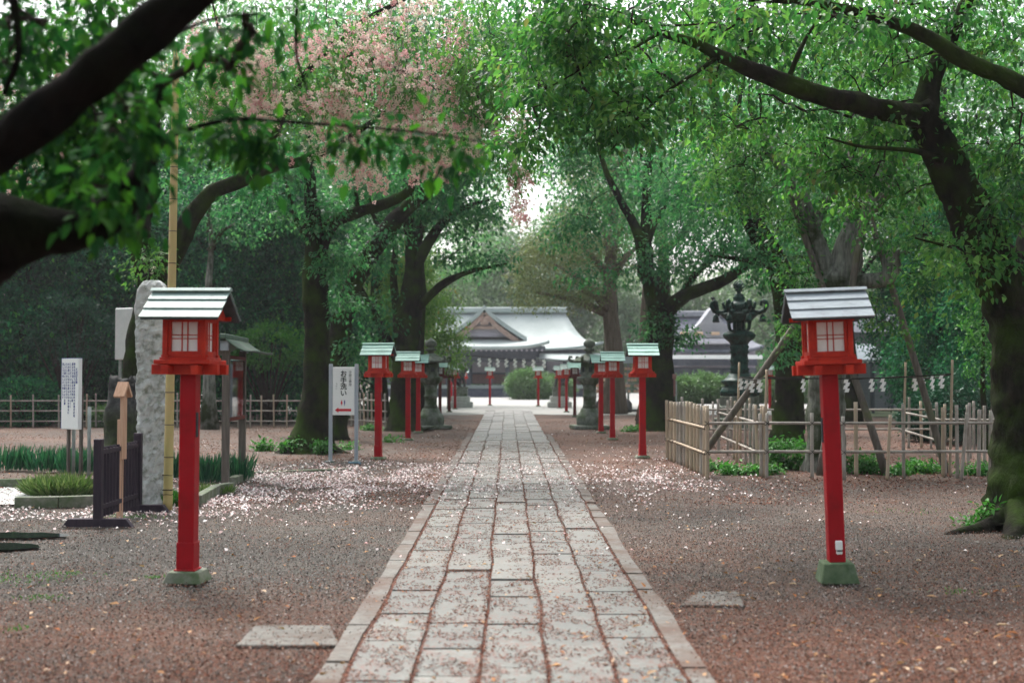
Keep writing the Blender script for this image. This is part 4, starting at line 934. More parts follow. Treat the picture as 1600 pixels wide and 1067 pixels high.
wp.build('wall_panel', MT['slilac'], e); wq.build('lower_panel', MT['sbrown'], e)
for x in (-122,-88,-56,-24,10,36,63,95,127,160):
    MB().box((x*m_,1.55 if abs(x) > 60 else -1.4,(hy(603)+hy(552))/2), (.34,.34,hy(552)-hy(603))).build('column', MT['sdark'], e)
MB().box((0,-.2,hy(604)), (340*m_,4.6,.28)).build('veranda', MT['sroof'], e)
stp = MB()
for k in range(5): stp.box((0,-2.6-.45*k,hy(604)-.2-.155*k-.1), (110*m_,.46,.2+.0*k))
stp.box((0,0,(hy(606))/2), (320*m_,4.2,hy(606))); stp.build('steps', MT['sdark'], e)

# ---- building with the big grey roof to the right
ZB = 92; mB = ZB/FPX; hb_ = lambda py: (592-py)*mB+HC
MT['broof'] = pm('dark_slate_roof', (.10,.11,.14), (.15,.16,.19), 3, .7); MT['bwall'] = pm('grey_plaster', (.26,.27,.30), (.31,.32,.35), 2, .8)
e = empty('side_hall', GX(1110, ZB), 0, 'low hall with a broad dark grey roof seen left of the bronze lantern', 'building')
hx = 82*mB
roofsheet('roof', None, -hx, hx, 5, hb_(488), -.5, hb_(548), MT['broof'], e, .4, .25)
rr_ = roofsheet('rear_roof', None, -hx, hx, 5, hb_(488), 10, hb_(548), MT['broof'], e, .4, .25)
MB().box((0,5,hb_(485)), (2*hx*.77,.6,.5)).build('ridge', MT['bwall'], e, .08)
gb_ = MB(); gb_.prism([(-2.3,0),(2.3,0),(.9,1.1),(0,2.3),(-.9,1.1)], 2.2, Matrix.Translation((.1,.8,hb_(528)))); gb_.build('gable', MT['bwall'], e)
MB().box((0,1.5,hb_(575)/2+.2), (hx*1.86,.3,hb_(575)+2.6)).build('wall', MT['slilac'], e); MB().box((0,-.9,hb_(558)), (hx*1.9,.12,.30)).build('eave_beam', MT['white'], e)
MB().box((0,.6,hb_(566)), (hx*1.85,.12,.5)).build('lintel', MT['sdark'], e); 
wd = MB()
for k in range(9): wd.box((-hx*.85+k*hx*.21,1.28,hb_(590)), (.9,.12,1.5))
wd.build('window', MT['sdark'], e)
MT['tan'] = pm('warm_lamp_wood', (.55,.38,.26), (.62,.45,.32), 3, .7)
for px in (1068,1090,1116): MB().box((GX(px,ZB)[0]-GX(1110,ZB)[0],-.65,hb_(521.5)), (.62,.3,.24)).build('eave_lamp', MT['tan'], e, .03)

# ---- grey plank building on the right with its small canopy roof
ZG = 60; mG = ZG/FPX; hg = lambda py: (592-py)*mG+HC
MT['plank'] = pm('grey_plank_wall', (.17,.18,.21), (.23,.24,.27), 3, .85, .5, .02, sc=(.2,1,9)); 
e = empty('plank_building', GX(1400, ZG), 0, 'grey horizontal plank building behind the rope streamers on the right', 'building')
MB().box((.6,2,hg(520)/2), (6.4,4,hg(520))).build('wall', MT['plank'], e)
for x in (-1.2,-.2,1.0,2.4): MB().box((x,-.03,hg(520)/2), (.12,.08,hg(520))).build('batten', MT['sdark'], e)
rf_ = MB().prism([(-.5,0),(6.1,0),(2.6,1.5),(2.4,1.5)], 8.0, Matrix.Translation((.6,-.4,hg(520))) @ Matrix.Rotation(PI/2, 4, 'Z')).build('roof', MT['broof'], e)
e2 = empty('entrance_canopy', GX(1352, ZG-4), 0, 'small pale blue grey canopy roof just right of the near right lantern', 'canopy')
zz = 56/FPX; cv = MB(); xL, xR = -2.2, 1.05
cv.add([(xL,-1.2,2.42),(xR,-1.2,2.42),(xR-.62,.6,3.18),(xL+.3,.6,3.18),(xL,-1.2,2.34),(xR,-1.2,2.34),(xR-.62,.6,3.08),(xL+.3,.6,3.08),(xR-.1,2.4,2.42),(xL,2.4,2.42)], [(0,1,2,3),(5,4,7,6),(0,4,5,1),(1,5,6,2),(3,2,8,9),(4,0,3,7)])
MT['canopy'] = pm('pale_sheet_roof', (.34,.40,.46), (.42,.48,.54), 3, .5); cv.build('roof', MT['canopy'], e2)
for x in (xL+.2, .1): MB().box((x,-.9,1.2), (.1,.1,2.4)).build('post', MT['sdark'], e2)
MB().box((-.9,.3,1.15), (2.2,.1,2.3)).build('door_panel', MT['plank'], e2)
tt = MB()
for k in range(14): tt.box((xL+.15+k*.23,-1.17,2.31), (.06,.05,.06))
tt.build('rafter_ends', MT['white'], e2)
lb = MB(); a = GX(1338, 57); b = GX(1500, 50); lawn = MB(); MT['lawn'] = pm('mossy_lawn', (.06,.09,.05), (.10,.13,.07), 8, .95, .6, .02, c3=(.20,.20,.12), s3=.5)
lawn.add([(a[0]-2, 50, .012),(b[0]+4, 47, .012),(b[0]+5, 62, .012),(a[0]-2, 62, .012)], [(0,1,2,3)]); tag(lawn.build('lawn', MT['lawn']), kind='structure')

# ---- votive tablet rack
zE_ = 58; e = empty('votive_rack', GX(968, zE_), 0, 'rack hung with rows of pale wooden votive tablets right of the stone lantern', 'rack'); mE = zE_/FPX
MT['ema'] = pm('votive_tablet_wood', (.62,.38,.26), (.74,.52,.40), 2.5, .7, .1)
for x in (-1.15, .42, 1.15): MB().box((x,0,1.18), (.10,.10,2.36)).build('post', MT['galv'], e)
MB().prism([(-1.5,2.3),(1.5,2.3),(1.2,2.62),(-1.2,2.62)], .7).build('roof', MT['canopy'], e)
for r_ in range(5):
    zz = 2.05-r_*.27; MB().box((0,-.02,zz+.08), (2.3,.03,.03)).build('rail', MT['galv'], e)
    tb_ = MB()
    for k in range(15):
        x = -1.05+k*.15+random.uniform(-.02,.02)
        if random.random() < .88: tb_.prism([(-.065,-.07),(.065,-.07),(.065,.03),(0,.065),(-.065,.03)], .012, Matrix.Translation((x,-.06-random.uniform(0,.03),zz)) @ Matrix.Rotation(random.uniform(-.15,.15), 4, 'Y'))
    tb_.build('tablet_row', MT['ema'], e)
bs_ = MB(); bs_.box((0,0,.10), (2.7,.5,.05)); bs_.box((0,.15,.05), (2.7,.12,.1)); bs_.build('base_rail', MT['galv'], e)
MT['darkstone'] = pm('dark_rounded_stone', (.05,.045,.05), (.10,.095,.10), 3, .8, .4, .02)
for px, zc, w_, lab in ((942,56.5,.34,'left dark upright stone under the votive rack'),(956,56.6,.5,'broad dark stone between the red posts under the votive rack'),(976,56.4,.36,'right dark slanting stone under the votive rack')):
    p = GX(px, zc); mb = MB().lathe([(w_*.9,0),(w_,.2),(w_*.95,.42),(w_*.6,.60),(.05,.66)], 14, wob=lambda a, z: 1+.12*math.cos(2*a+px)+.06*math.cos(5*a)); tag(mb.build('garden_stone', MT['darkstone'], loc=p), lab, 'stone')

# ---- guardian dogs on stone pedestals
def guardian(px, z, lab1, lab2, flip):
    e = empty('stone_pedestal', GX(px, z), 0, lab1, 'pedestal')
    MB().box((0,0,.16), (1.30,1.30,.32)).build('lower_step', MT['lightstone'], e, .03); MB().box((0,0,.47), (1.0,1.0,.30)).build('middle_step', MT['lightstone'], e, .03); MB().box((0,0,.84), (.74,.78,.44)).box((0,0,1.09), (.86,.9,.08)).build('plinth', MT['stone'], e, .02)
    g = MB(); f = flip
    g.tube([(-.28*f,0,.10),(-.20*f,0,.30),(-.02*f,0,.52),(.10*f,0,.72),(.16*f,0,.84)], [.16,.20,.19,.17,.12], 12); g.ell((.20*f,-.02,.92), (.17,.15,.16)); g.ell((.33*f,-.02,.88), (.08,.09,.07))
    for s in (-1, 1):
        g.tube([(.10*f,s*.12,.58),(.18*f,s*.13,.30),(.20*f,s*.13,.03),(.27*f,s*.13,.02)], [.085,.065,.06,.04], 8); g.tube([(-.20*f,s*.17,.24),(-.02*f,s*.20,.20),(-.10*f,s*.19,.04),(.03*f,s*.19,.03)], [.12,.10,.07,.05], 8); g.tube([(.14*f,s*.11,1.02),(.12*f,s*.15,1.10)], [.04,.015], 6)
    g.tube([(-.34*f,0,.14),(-.44*f,0,.34),(-.40*f,0,.60),(-.32*f,0,.70)], [.06,.10,.11,.03], 8)
    p = GX(px, z); p[2] = 1.13; o = g.build('guardian_dog', MT['darkstone'], loc=p); tag(o, lab2, 'statue')
guardian(720, 66, 'stepped pale stone pedestal left of the path end, behind the red lanterns', 'small dark stone guardian dog sitting on the left pedestal', 1)
guardian(874, 66, 'stepped pale stone pedestal right of the path end, behind a red lantern', 'small dark stone guardian dog sitting on the right pedestal', -1)
# small red brown post by the mossy trunk on the right
e = empty('marker_post', GX(1057, 34), 0, 'thin post with a small red brown box and hanging strip beside the right mossy trunk', 'post')
MB().tube([(0,0,0),(0,0,1.5)], .018, 6).build('pole', MT['galv'], e); MB().box((-.05,0,1.62), (.10,.09,.14)).box((-.05,0,1.32), (.055,.04,.5)).build('box', MT['sbrown'], e, .008)

# ================================================================= kerbs and plants
def kerb(label, pts, h=.13, w_=.11):
    P = [G(*p) for p in pts]; mb = MB()
    for a, b in zip(P[:-1], P[1:]): mb.beam((a[0],a[1],h/2-.01), (b[0],b[1],h/2-.01), w_, h)
    tag(mb.build('kerb', MT['conc'], bevel=.008), label, 'kerb')
kerb('low mossy stone kerb in front of the clump grass at far left', [(24,793),(92,792),(150,790)], .14)
kerb('dark stone kerb along the narcissus bed at far left', [(-60,762),(75,760)], .13)
kerb('stone kerb zigzagging to the notice case posts', [(308,790),(338,772),(362,768)], .14)
kerb('short kerb piece behind the notice case posts', [(362,757),(392,745)], .12)
def blades(name, label, px, z, rx, ry, n, Lh, w_, mat, cat='plant', group=None, lean=.35, curve=.0):
    b = GX(px, z); r = np.sqrt(rng.uniform(0, 1, n)); a = rng.uniform(0, 2*PI, n); P = np.stack([r*np.cos(a)*rx, r*np.sin(a)*ry, np.zeros(n)], 1)
    D = np.stack([rng.normal(0, lean, n)+.3*r*np.cos(a), rng.normal(0, lean, n), np.ones(n)], 1); N = np.stack([rng.normal(0, .4, n), -np.ones(n), rng.normal(0, .2, n)], 1)
    o = leafmesh(name, P, D, N, Lh*rng.uniform(.7, 1.15, n), w_, rng.uniform(0, 1, n), MT[mat], None, True, .1); o.location = b; return tag(o, label, cat, group)
NG = 'clumps of narcissus leaves'
for px, z, rx, n, lab in ((16,20.6,.42,170,'leafy narcissus clump at the left edge of the photo'),(76,20.4,.42,170,'narcissus clump left of the white information board'),(118,20.0,.30,120,'narcissus clump at the foot of the white information board'),(140,20.2,.16,60,'small narcissus clump right of the white information board'),
      (273,19.0,.17,80,'narcissus clump between the bamboo pole and the near left lantern'),(327,18.2,.28,170,'dense narcissus clump between the near left lantern and the notice case'),(376,18.6,.20,80,'narcissus clump around the rear post of the notice case')):
    blades('narcissus_clump', lab, px, z, rx*.85, .2, n, .43, .022, 'blade', group=NG, lean=.17)
blades('grass_clump', 'pale green tufted dwarf grass behind the mossy kerb', 95, 16.3, .40, .30, 1700, .30, .017, 'sasa', lean=.75)
blades('grass_clump', 'green grassy tuft at the foot of the yellow bamboo pole', 276, 14.9, .12, .15, 260, .22, .018, 'weed', lean=.6)
blades('grass_clump', 'yellowish grass patch behind the notice case kerb', 335, 16.6, .25, .2, 500, .14, .014, 'sasa', lean=.7)
blades('grass_clump', 'small weed growing on the mossy kerb end at far left', 37, 15.0, .07, .05, 90, .09, .03, 'weed', lean=.8)
def herb(name, label, px, z, rx, rz, n, L=.09, mat='weed', ov=True):
    b = GX(px, z); C = in_ell((0,0,rz*.55), (rx, rx*.6, rz*.6), n); C[:, 2] = np.abs(C[:, 2]); e = empty(name, b, 0, label, 'plant'); mb = MB()
    for c in C[:40]: mb.tube([(c[0]*.2,c[1]*.2,0), (c[0]*.7,c[1]*.7,c[2]*.7), c], .004, 4)
    mb.build('stem', MT['twig'], e); leafmesh('leaves', *spray(C, np.full(n, .10), 12, .4, L, .3, .5, .2), MT[mat], e, ov)
herb('leafy_plant', 'bright green leafy weed at the front foot of the left mossy trunk', 467, 25.6, .38, .30, 60)
herb('leafy_plant', 'small green weed left of the big mossy trunk base', 415, 26.4, .22, .16, 22)
herb('leafy_plant', 'green sprout between the mossy trunk base and the toilet sign post', 505, 25.2, .16, .26, 20)
herb('leafy_plant', 'leafy green plant at the foot of the huge dark trunk on the right', 1549, 12.7, .17, .20, 26, .07)
herb('leafy_plant', 'low sprig spreading left of the huge dark trunk', 1512, 12.9, .10, .05, 8, .05)
for i, (px, z, rx, rz, n, lab) in enumerate(((1352,20.2,.32,.30,60,'dense green plant inside the enclosure right of the near lantern post'),(1228,21.0,.50,.50,110,'big leafy plant inside the enclosure left of the near lantern'),(1440,20.2,.45,.16,60,'low weeds inside the enclosure before the wooden prop'),(1535,19.8,.35,.14,40,'low weeds at the right end of the enclosure'),(1120,20.8,.3,.10,30,'sparse weeds inside the left corner of the enclosure'),(1160,19.9,.4,.10,40,'sparse weeds behind the front bamboo rails'),(1395,19.9,.3,.12,30,'small weeds by the blackened fence stake'))):
    herb('leafy_plant', lab, px, z, rx, rz, n, .08)
for px, z, n, lab in ((612,30,12,'tiny weed left of the twin lanterns'),(580,37,30,'low green tuft before the close staked fence'),(545,27,12,'tiny weed behind the toilet sign'),(988,36,50,'low green weeds beside the right mossy trunk'),(1190,20.1,30,'moss and weeds at the front of the enclosure')):
    herb('leafy_plant', lab, px, z, .35, .10, n, .09)
def bush(name, label, px, z, rx, ry, rz, n, L, mat, cat='bush', cz=None, group=None):
    b = GX(px, z); e = empty(name, b, 0, label, cat, group); c = (0,0,rz*.9 if cz is None else cz); C = in_ell(c, (rx,ry,rz), n, .72); C = C[C[:, 2] > .03]
    C *= 1+.10*np.array([mnoise.noise(Vector(p)*1.3) for p in C])[:, None]
    mb = MB()
    for t in C[:: max(1, len(C)//40)]: mb.tube([(0,0,0), t*.5+np.array((0,0,.1)), t], [.03,.02,.006], 5)
    mb.build('stem', MT['twig'], e)
    k = 14; P = np.repeat(C, k, 0)+rdir(len(C)*k)*np.abs(rng.normal(0, .14*max(rx, rz)**.5, len(C)*k))[:, None]; D = _norm(P-np.array(c))+rdir(len(P))*.8; l = L*rng.uniform(.6, 1.3, len(P))
    t = np.clip(np.repeat(rng.uniform(0, 1, len(C)), k)*.5+rng.uniform(0, .5, len(P)), 0, 1)
    leafmesh('leaves', P, D, rdir(len(P))+np.array((0,0,.8)), l, l*.55, t, MT[mat], e); return e
bush('round_bush', 'pale round clipped bush before the shrine, right of the path end', 826, 92, 1.75, 1.6, 1.15, 900, .16, 'palebush')
bush('round_bush', 'pale bush joined to the right of the round one before the shrine', 868, 94, 1.5, 1.4, .95, 700, .16, 'palebush')
for i, (px, z, rx, rz) in enumerate(((1070,76,1.6,.85),(1105,77,1.8,.95),(1142,76,1.6,.85),(1180,77,1.7,.9),(1235,76,2,.9))):
    bush('hedge_bush', ('leftmost','second','third','fourth','rightmost')[i]+' pale bush of the hedge seen beyond the bronze lantern', px, z, rx, 1.2, rz, 650, .16, 'palebush', group='pale hedge bushes beyond the bronze lantern')
bush('round_bush', 'big dark round azalea right of the rope pole', 1535, 29, 1.35, 1.1, .85, 1500, .075, 'bushleaf', cz=.9)
bush('round_bush', 'dark azalea left of the rope pole behind the streamers', 1452, 30.5, .75, .8, .55, 800, .075, 'bushleaf', cz=.6)
bush('round_bush', 'low dark shrub under the evergreens at far left', 38, 40, 1.2, .8, .8, 500, .11, 'evergreen')
bush('round_bush', 'yellow green shrub before the dark evergreens right of the wall', 1455, 40, .8, .8, 1.0, 500, .09, 'yellowleaf', cz=1.9)
bush('shrub', 'yellow green foliage low in the evergreens above the fence', 420, 41.5, 1.3, .6, .8, 260, .12, 'weed', cz=2.6)
bush('shrub', 'light green sprays in the dark foliage behind the white information board', 110, 41.5, 1.5, .5, 1.2, 200, .12, 'bushleaf', cz=3.2)
bush('round_bush', 'small mossy green bush behind the information board posts', 163, 39.5, .45, .5, .32, 250, .09, 'palebush')
# ================================================================= trees
# nearest right: huge mossy cherry
T9 = [[(1606,840,12.8,.66),(1605,805,12.85,.46),(1604,700,12.9,.375),(1602,600,12.9,.35),(1598,540,12.9,.34),(1580,480,12.9,.29),(1552,410,12.9,.27),(1515,330,12.9,.25),(1480,255,12.8,.21),(1452,200,12.7,.18),(1436,165,12.6,.14)],
      [(1590,790,12.8,.24),(1560,815,12.6,.15),(1520,827,12.45,.09),(1478,836,12.3,.03)],[(1600,800,12.6,.24),(1585,840,12.2,.15),(1560,862,11.9,.07),(1540,872,11.8,.02)],
      [(1602,580,12.9,.30),(1612,480,13,.27),(1622,380,13.1,.24),(1640,280,13.1,.2),(1668,180,13,.16),(1700,80,13,.1)],
      [(1450,190,12.7,.14),(1415,178,12.5,.13),(1365,170,12.3,.125),(1310,158,12.1,.12),(1255,138,12,.115),(1200,118,11.9,.10),(1140,95,11.8,.075),(1085,68,11.8,.055),(1030,52,11.8,.04),(980,30,11.8,.02)],
      [(1445,185,12.7,.15),(1452,140,12.8,.14),(1468,95,12.9,.12),(1488,50,13,.10),(1515,0,13,.08),(1545,-70,13,.05)],
      [(1665,170,12.6,.12),(1610,150,12.2,.11),(1560,118,12,.10),(1510,92,11.9,.095),(1460,62,11.8,.085),(1400,38,11.7,.065),(1330,16,11.7,.05),(1260,4,11.7,.035),(1170,0,11.6,.02)],
      [(1230,128,12,.04),(1245,90,11.9,.03),(1262,55,11.9,.02),(1290,15,11.9,.012)],
      [(1475,250,12.7,.06),(1430,235,12.4,.035),(1390,232,12.2,.025),(1340,228,12,.018),(1290,215,12,.01)],
      [(1570,470,12.8,.05),(1530,400,12.2,.03),(1480,385,11.9,.02),(1430,372,11.8,.012)],
      [(1120,90,11.8,.03),(1085,115,11.6,.022),(1040,145,11.5,.016),(990,190,11.5,.012),(955,235,11.5,.006)],
      [(1030,52,11.8,.025),(980,80,11.6,.018),(930,95,11.5,.014),(880,125,11.5,.01),(830,150,11.5,.005)]]
tree('old_cherry', 'huge dark mossy forked cherry at the right edge, its long bough crossing the view', T9,
     [(1500,60,13.3,1.4,1.3,.65,130),(1250,50,13.2,1.7,1.3,.55,130),(1010,60,12.9,1.4,1.3,.42,100),(880,90,12,.7,1,.35,60),(1360,210,13.4,1.0,1.0,.40,70),(1170,190,13.4,.8,.9,.28,34),(980,180,11.6,.45,.8,.30,46),(1570,260,12.3,.45,.9,.7,60),(1520,400,12.2,.5,.6,.35,22),(1300,-90,12.5,3.4,3,.6,160),(1200,20,10.5,1.6,.8,.2,24),(900,40,11.5,.6,1,.35,60),(860,150,11.5,.4,.8,.35,34),(815,215,11.6,.22,.5,.18,12),(1060,140,12.3,.5,.9,.3,34),(1340,280,13.5,.9,.8,.35,50)],
     slim=.87, L=.078, n=24, R=.30, flat=.20, gate=1.7, step=.06, sides=30, rough=.16, rs=5.5, ovate=True, t0=0, t1=1)
# propped old cherry in the enclosure
T8 = [[(1292,745,20.6,.52),(1291,715,20.6,.38),(1290,640,20.6,.32),(1293,545,20.6,.36),(1304,460,20.6,.33),(1322,400,20.6,.27),(1344,335,20.5,.22),(1366,292,20.4,.19),(1400,255,20.3,.17),(1436,205,20.2,.11),(1458,150,20.1,.06)],
      [(1306,450,20.6,.24),(1286,402,20.6,.20),(1264,350,20.6,.16),(1247,300,20.5,.13),(1218,255,20.4,.11),(1192,215,20.3,.07),(1170,170,20.2,.03)],
      [(1268,360,20.6,.12),(1285,330,20.7,.085),(1310,290,20.8,.07),(1325,235,20.9,.05),(1330,180,20.9,.03)],
      [(1318,445,20.5,.16),(1350,441,20.3,.15),(1380,436,20.2,.155),(1392,424,20.1,.16),(1394,392,20.1,.165),(1393,384,20.1,.13)],
      [(1394,405,20.1,.06),(1420,392,20,.04),(1450,382,19.9,.025),(1490,370,19.8,.012)],
      [(1340,340,20.5,.10),(1345,290,20.8,.08),(1352,230,21,.06),(1370,160,21,.03)]]
tree('propped_cherry', 'old cherry with a grey lichened trunk held up by wooden props inside the bamboo enclosure', T8,
     [(1330,220,21.6,2.0,1.2,.9,130),(1210,240,20.4,1.0,1.2,.7,90),(1460,250,20,1.2,1.4,.9,110),(1470,430,18.5,.75,.9,.55,46),(1430,360,19.5,.9,1,.3,46),(1150,300,20,.7,.8,.5,40),(1250,420,20.2,.45,.6,.28,20),(1240,500,19.8,.25,.3,.22,10),(1390,510,19.5,.35,.5,.12,8),(1350,470,20,.4,.6,.12,12),(1330,90,20.5,2.6,1.8,.7,150),(1290,330,20.8,1.2,.9,.5,60),(1120,230,20.4,.9,1,.6,60)],
     slim=.88, L=.09, n=24, R=.32, bark='barkgrey', mat='leaf', sides=20, step=.12, rough=.22)
# mossy tree left of it
T7 = [[(1231,722,27.4,.66),(1231,690,27.4,.44),(1232,620,27.4,.33),(1232,540,27.4,.31),(1231,470,27.4,.30),(1216,420,27.3,.27),(1188,370,27.2,.24),(1163,322,27.1,.21),(1149,272,27,.17),(1136,222,26.9,.13),(1119,160,26.8,.10),(1108,100,26.8,.06)],
      [(1180,355,27.2,.12),(1205,310,27.4,.09),(1225,260,27.6,.05)],[(1136,225,26.9,.08),(1152,180,27,.06),(1160,130,27,.03)],[(1215,420,27.3,.12),(1190,410,27,.08),(1150,405,26.8,.05),(1110,400,26.6,.02)]]
tree('mossy_cherry', 'dark mossy cherry trunk rising behind the near right lantern, curving left', T7,
     [(1150,200,28.4,2.2,1.6,1.5,150),(1100,330,26.5,1.2,1.4,.9,90),(1210,330,27.2,1.0,1.2,.9,80),(1195,400,26.6,.7,1,.3,26),(1240,480,26.4,.35,.4,.30,14),(1225,545,26.8,.3,.4,.22,12),(1160,80,27,2.5,2,1.0,120),(1290,380,27,.8,1,.8,50),(1060,240,26.8,1.3,1.3,1.2,90)],
     L=.105, n=22, R=.38, mat='leafblue', sides=16, step=.2, rough=.2)
T6 = [[(1027,688,37,1.05),(1027,665,37,.66),(1028,600,37,.50),(1032,520,37,.46),(1029,472,37,.40),(1010,425,37,.28),(1004,385,37,.22),(988,345,36.8,.14),(962,300,36.5,.11),(944,260,36.3,.09),(930,205,36.2,.05)],
      [(1012,430,37,.24),(1010,370,37.1,.2),(1012,300,37.2,.17),(1014,250,37.2,.14),(1034,212,37.2,.11),(1052,160,37.2,.07),(1064,110,37.2,.04)],
      [(1036,490,37,.32),(1062,466,36.5,.26),(1105,450,36,.22),(1148,428,35.6,.17),(1192,385,35.3,.12),(1232,340,35,.07)],
      [(1060,470,36.5,.14),(1085,430,36.4,.11),(1120,400,36.3,.07),(1150,380,36.3,.04)],
      [(1006,400,37,.13),(1022,350,36.8,.1),(1045,315,36.7,.08),(1085,290,36.6,.05)],[(1013,265,37.2,.08),(990,220,37.1,.06),(985,160,37,.03)]]
tree('mossy_cherry', 'ivy clad mossy cherry right of the path beside the green roofed lantern', T6,
     [(1000,220,38.2,3.2,2.0,2.2,190),(930,300,37.6,1.6,1.4,1.2,60),(1080,300,37.8,1.7,1.6,1.4,90),(1060,400,36.2,1.4,1.5,.7,80),(1150,390,35.6,1.4,1.2,.45,50),(1000,110,37,3.2,2.5,1.4,140),(1200,430,35.2,.7,.9,.25,16),(1028,520,36.5,.6,.5,.7,30),(940,430,36.4,.9,.8,.3,22),(1210,380,35,1,1,.5,50),(1075,520,36.4,.4,.4,.3,12),(890,200,37.5,1.4,1.6,1.6,100),(860,110,36,1.6,1.6,1.2,110),(800,50,35,1.5,1.6,1.0,90),(890,360,36.4,1,1,.5,40)],
     slim=.88, L=.135, n=24, R=.5, mat='leafblue', sides=14, step=.25, rough=.2)
# left row
T5 = [[(633,690,36.8,.95),(632,665,36.8,.55),(632,600,36.8,.44),(637,520,36.8,.40),(643,455,36.8,.36),(647,420,36.8,.28),(641,365,36.8,.2),(638,300,36.7,.15),(640,240,36.6,.09)],
      [(646,430,36.8,.24),(664,388,36.6,.20),(690,350,36.3,.15),(722,325,36,.09),(765,312,35.8,.04)],[(644,490,36.8,.18),(672,462,36.5,.15),(704,438,36.2,.12),(740,423,36,.08),(792,412,35.7,.03)],
      [(628,575,36.8,.18),(602,525,37,.15),(578,480,37.2,.13),(560,445,37.3,.10),(550,400,37.3,.06)],[(622,530,36.8,.16),(615,440,37,.13),(618,380,37,.1)]]
tree('mossy_cherry', 'many limbed dark cherry left of the path behind the twin lanterns', T5,
     [(650,280,36.6,2.2,2.0,1.3,150),(730,330,36,1.1,1.3,.7,60),(735,400,36,1.2,1.2,.25,28),(560,400,37,1.2,1.2,.8,60),(600,490,37,.9,.8,.8,30),(690,200,36.5,2,1.6,1,60),(760,110,36,1.8,1.8,1.4,120),(640,60,36,1.8,1.8,1.2,60),(590,320,37,1.5,1.4,.9,60)],
     slim=.88, L=.14, n=24, R=.46, mat='leafblue', sides=14, step=.25, rough=.2)
T4 = [[(520,688,31.5,.60),(521,665,31.5,.40),(524,600,31.5,.33),(530,530,31.5,.30),(542,470,31.4,.28),(562,425,31.3,.27),(590,380,31.2,.25),(620,342,31,.23),(652,312,30.9,.20),(685,285,30.8,.15),(712,248,30.7,.09),(738,200,30.6,.05)],
      [(638,325,31,.14),(652,288,31,.12),(660,240,31,.09),(668,185,31,.05)],[(600,368,31.2,.08),(580,330,31.3,.06),(575,280,31.4,.03)]]
tree('leaning_cherry', 'cherry leaning right across the left row with a long diagonal trunk behind the toilet sign', T4,
     [(680,220,30.8,1.5,1.5,1.0,100),(620,250,31,1.3,1.2,.8,80),(600,380,31,.8,.8,.5,30),(740,260,30.6,.8,1,.5,40),(530,470,31,.5,.5,.5,22),(550,540,31,.35,.4,.4,14)],
     slim=.88, L=.12, n=24, R=.40, mat='leafblue', sides=14, step=.22, rough=.2)
T3 = [[(488,716,26,1.05),(489,698,26,.62),(493,650,26,.40),(496,570,26,.30),(495,490,26,.285),(493,420,26,.27),(489,350,26,.20),(485,290,26,.14),(480,220,26,.08),(478,150,26,.04)],
      [(496,415,26,.20),(515,355,26,.17),(555,333,25.8,.15),(605,318,25.6,.13),(640,294,25.4,.11),(656,262,25.3,.08),(668,220,25.2,.04)],[(490,690,26,.30),(520,704,25.8,.16),(552,712,25.5,.06)],[(491,385,26,.09),(464,345,26.1,.07),(450,300,26.2,.05),(440,250,26.2,.03)],[(560,335,25.8,.06),(556,300,25.8,.045),(548,250,25.8,.025)]]
tree('mossy_cherry', 'straight mossy cherry trunk immediately left of the toilet sign', T3,
     [(480,260,26,1.6,1.4,1.0,90),(620,270,25.6,1.1,1.1,.7,60),(520,400,25.6,.5,.5,.55,34),(500,340,26,.8,.9,.5,36),(400,300,26.3,1.1,1.1,.8,44),(480,90,26,2.2,1.8,1,60),(530,475,25.8,.3,.35,.4,12)],
     slim=.88, L=.105, n=24, R=.34, mat='leafblue', sides=18, step=.16, rough=.2)
# leaning double cherry with blossoms
T2 = [[(203,735,22,.50),(205,710,22,.34),(209,650,22,.30),(216,580,22,.28),(226,510,22,.27),(240,455,22,.27),(256,420,22,.24),(278,380,22,.20),(302,335,21.9,.17),(334,300,21.8,.15),(366,287,21.7,.14),(398,272,21.6,.12),(436,260,21.4,.095),(482,248,21.2,.075),(545,215,21,.055),(610,170,20.8,.04),(670,120,20.6,.02)],
      [(238,460,22,.21),(224,405,22,.18),(226,345,22,.15),(234,270,21.9,.12),(212,170,21.8,.10),(182,85,21.7,.07),(150,10,21.6,.04)],
      [(392,274,21.6,.11),(430,200,21.4,.09),(478,115,21.2,.075),(555,42,21,.055),(640,-5,20.8,.03)],
      [(230,300,21.9,.08),(160,240,21.6,.06),(90,190,21.4,.04),(20,140,21.2,.02)],[(430,200,21.4,.06),(380,120,21.4,.045),(340,40,21.4,.03)],[(520,80,21.1,.05),(600,100,20.8,.04),(700,150,20.5,.025),(800,230,20.2,.012)]]
e2_, T_, root2, _ = tree('double_cherry', 'leaning moss covered double flowered cherry with pink blossom, rooted behind the granite pillar', T2,
     [(560,120,20.8,1.9,1.5,1.0,200),(700,180,20.4,1.1,1.2,.8,110),(420,130,21.3,1.3,1.3,1.0,120),(300,160,21.6,1.0,1.1,.9,80),(100,150,21.4,1.4,1.2,1.4,90),(235,400,21.4,.35,.5,.45,16),(400,-60,21.2,4.0,2.5,.8,150),(380,230,21.4,.8,.8,.35,30),(800,250,20.1,.35,.6,.45,22),(760,60,19.5,.9,1.0,.6,90),(740,150,19.8,.6,.8,.5,50)],
     L=.105, n=22, R=.34, mat='leaf', sides=16, step=.16, rough=.2, wr=.42, t0=.35, t1=.95, twm='twig')
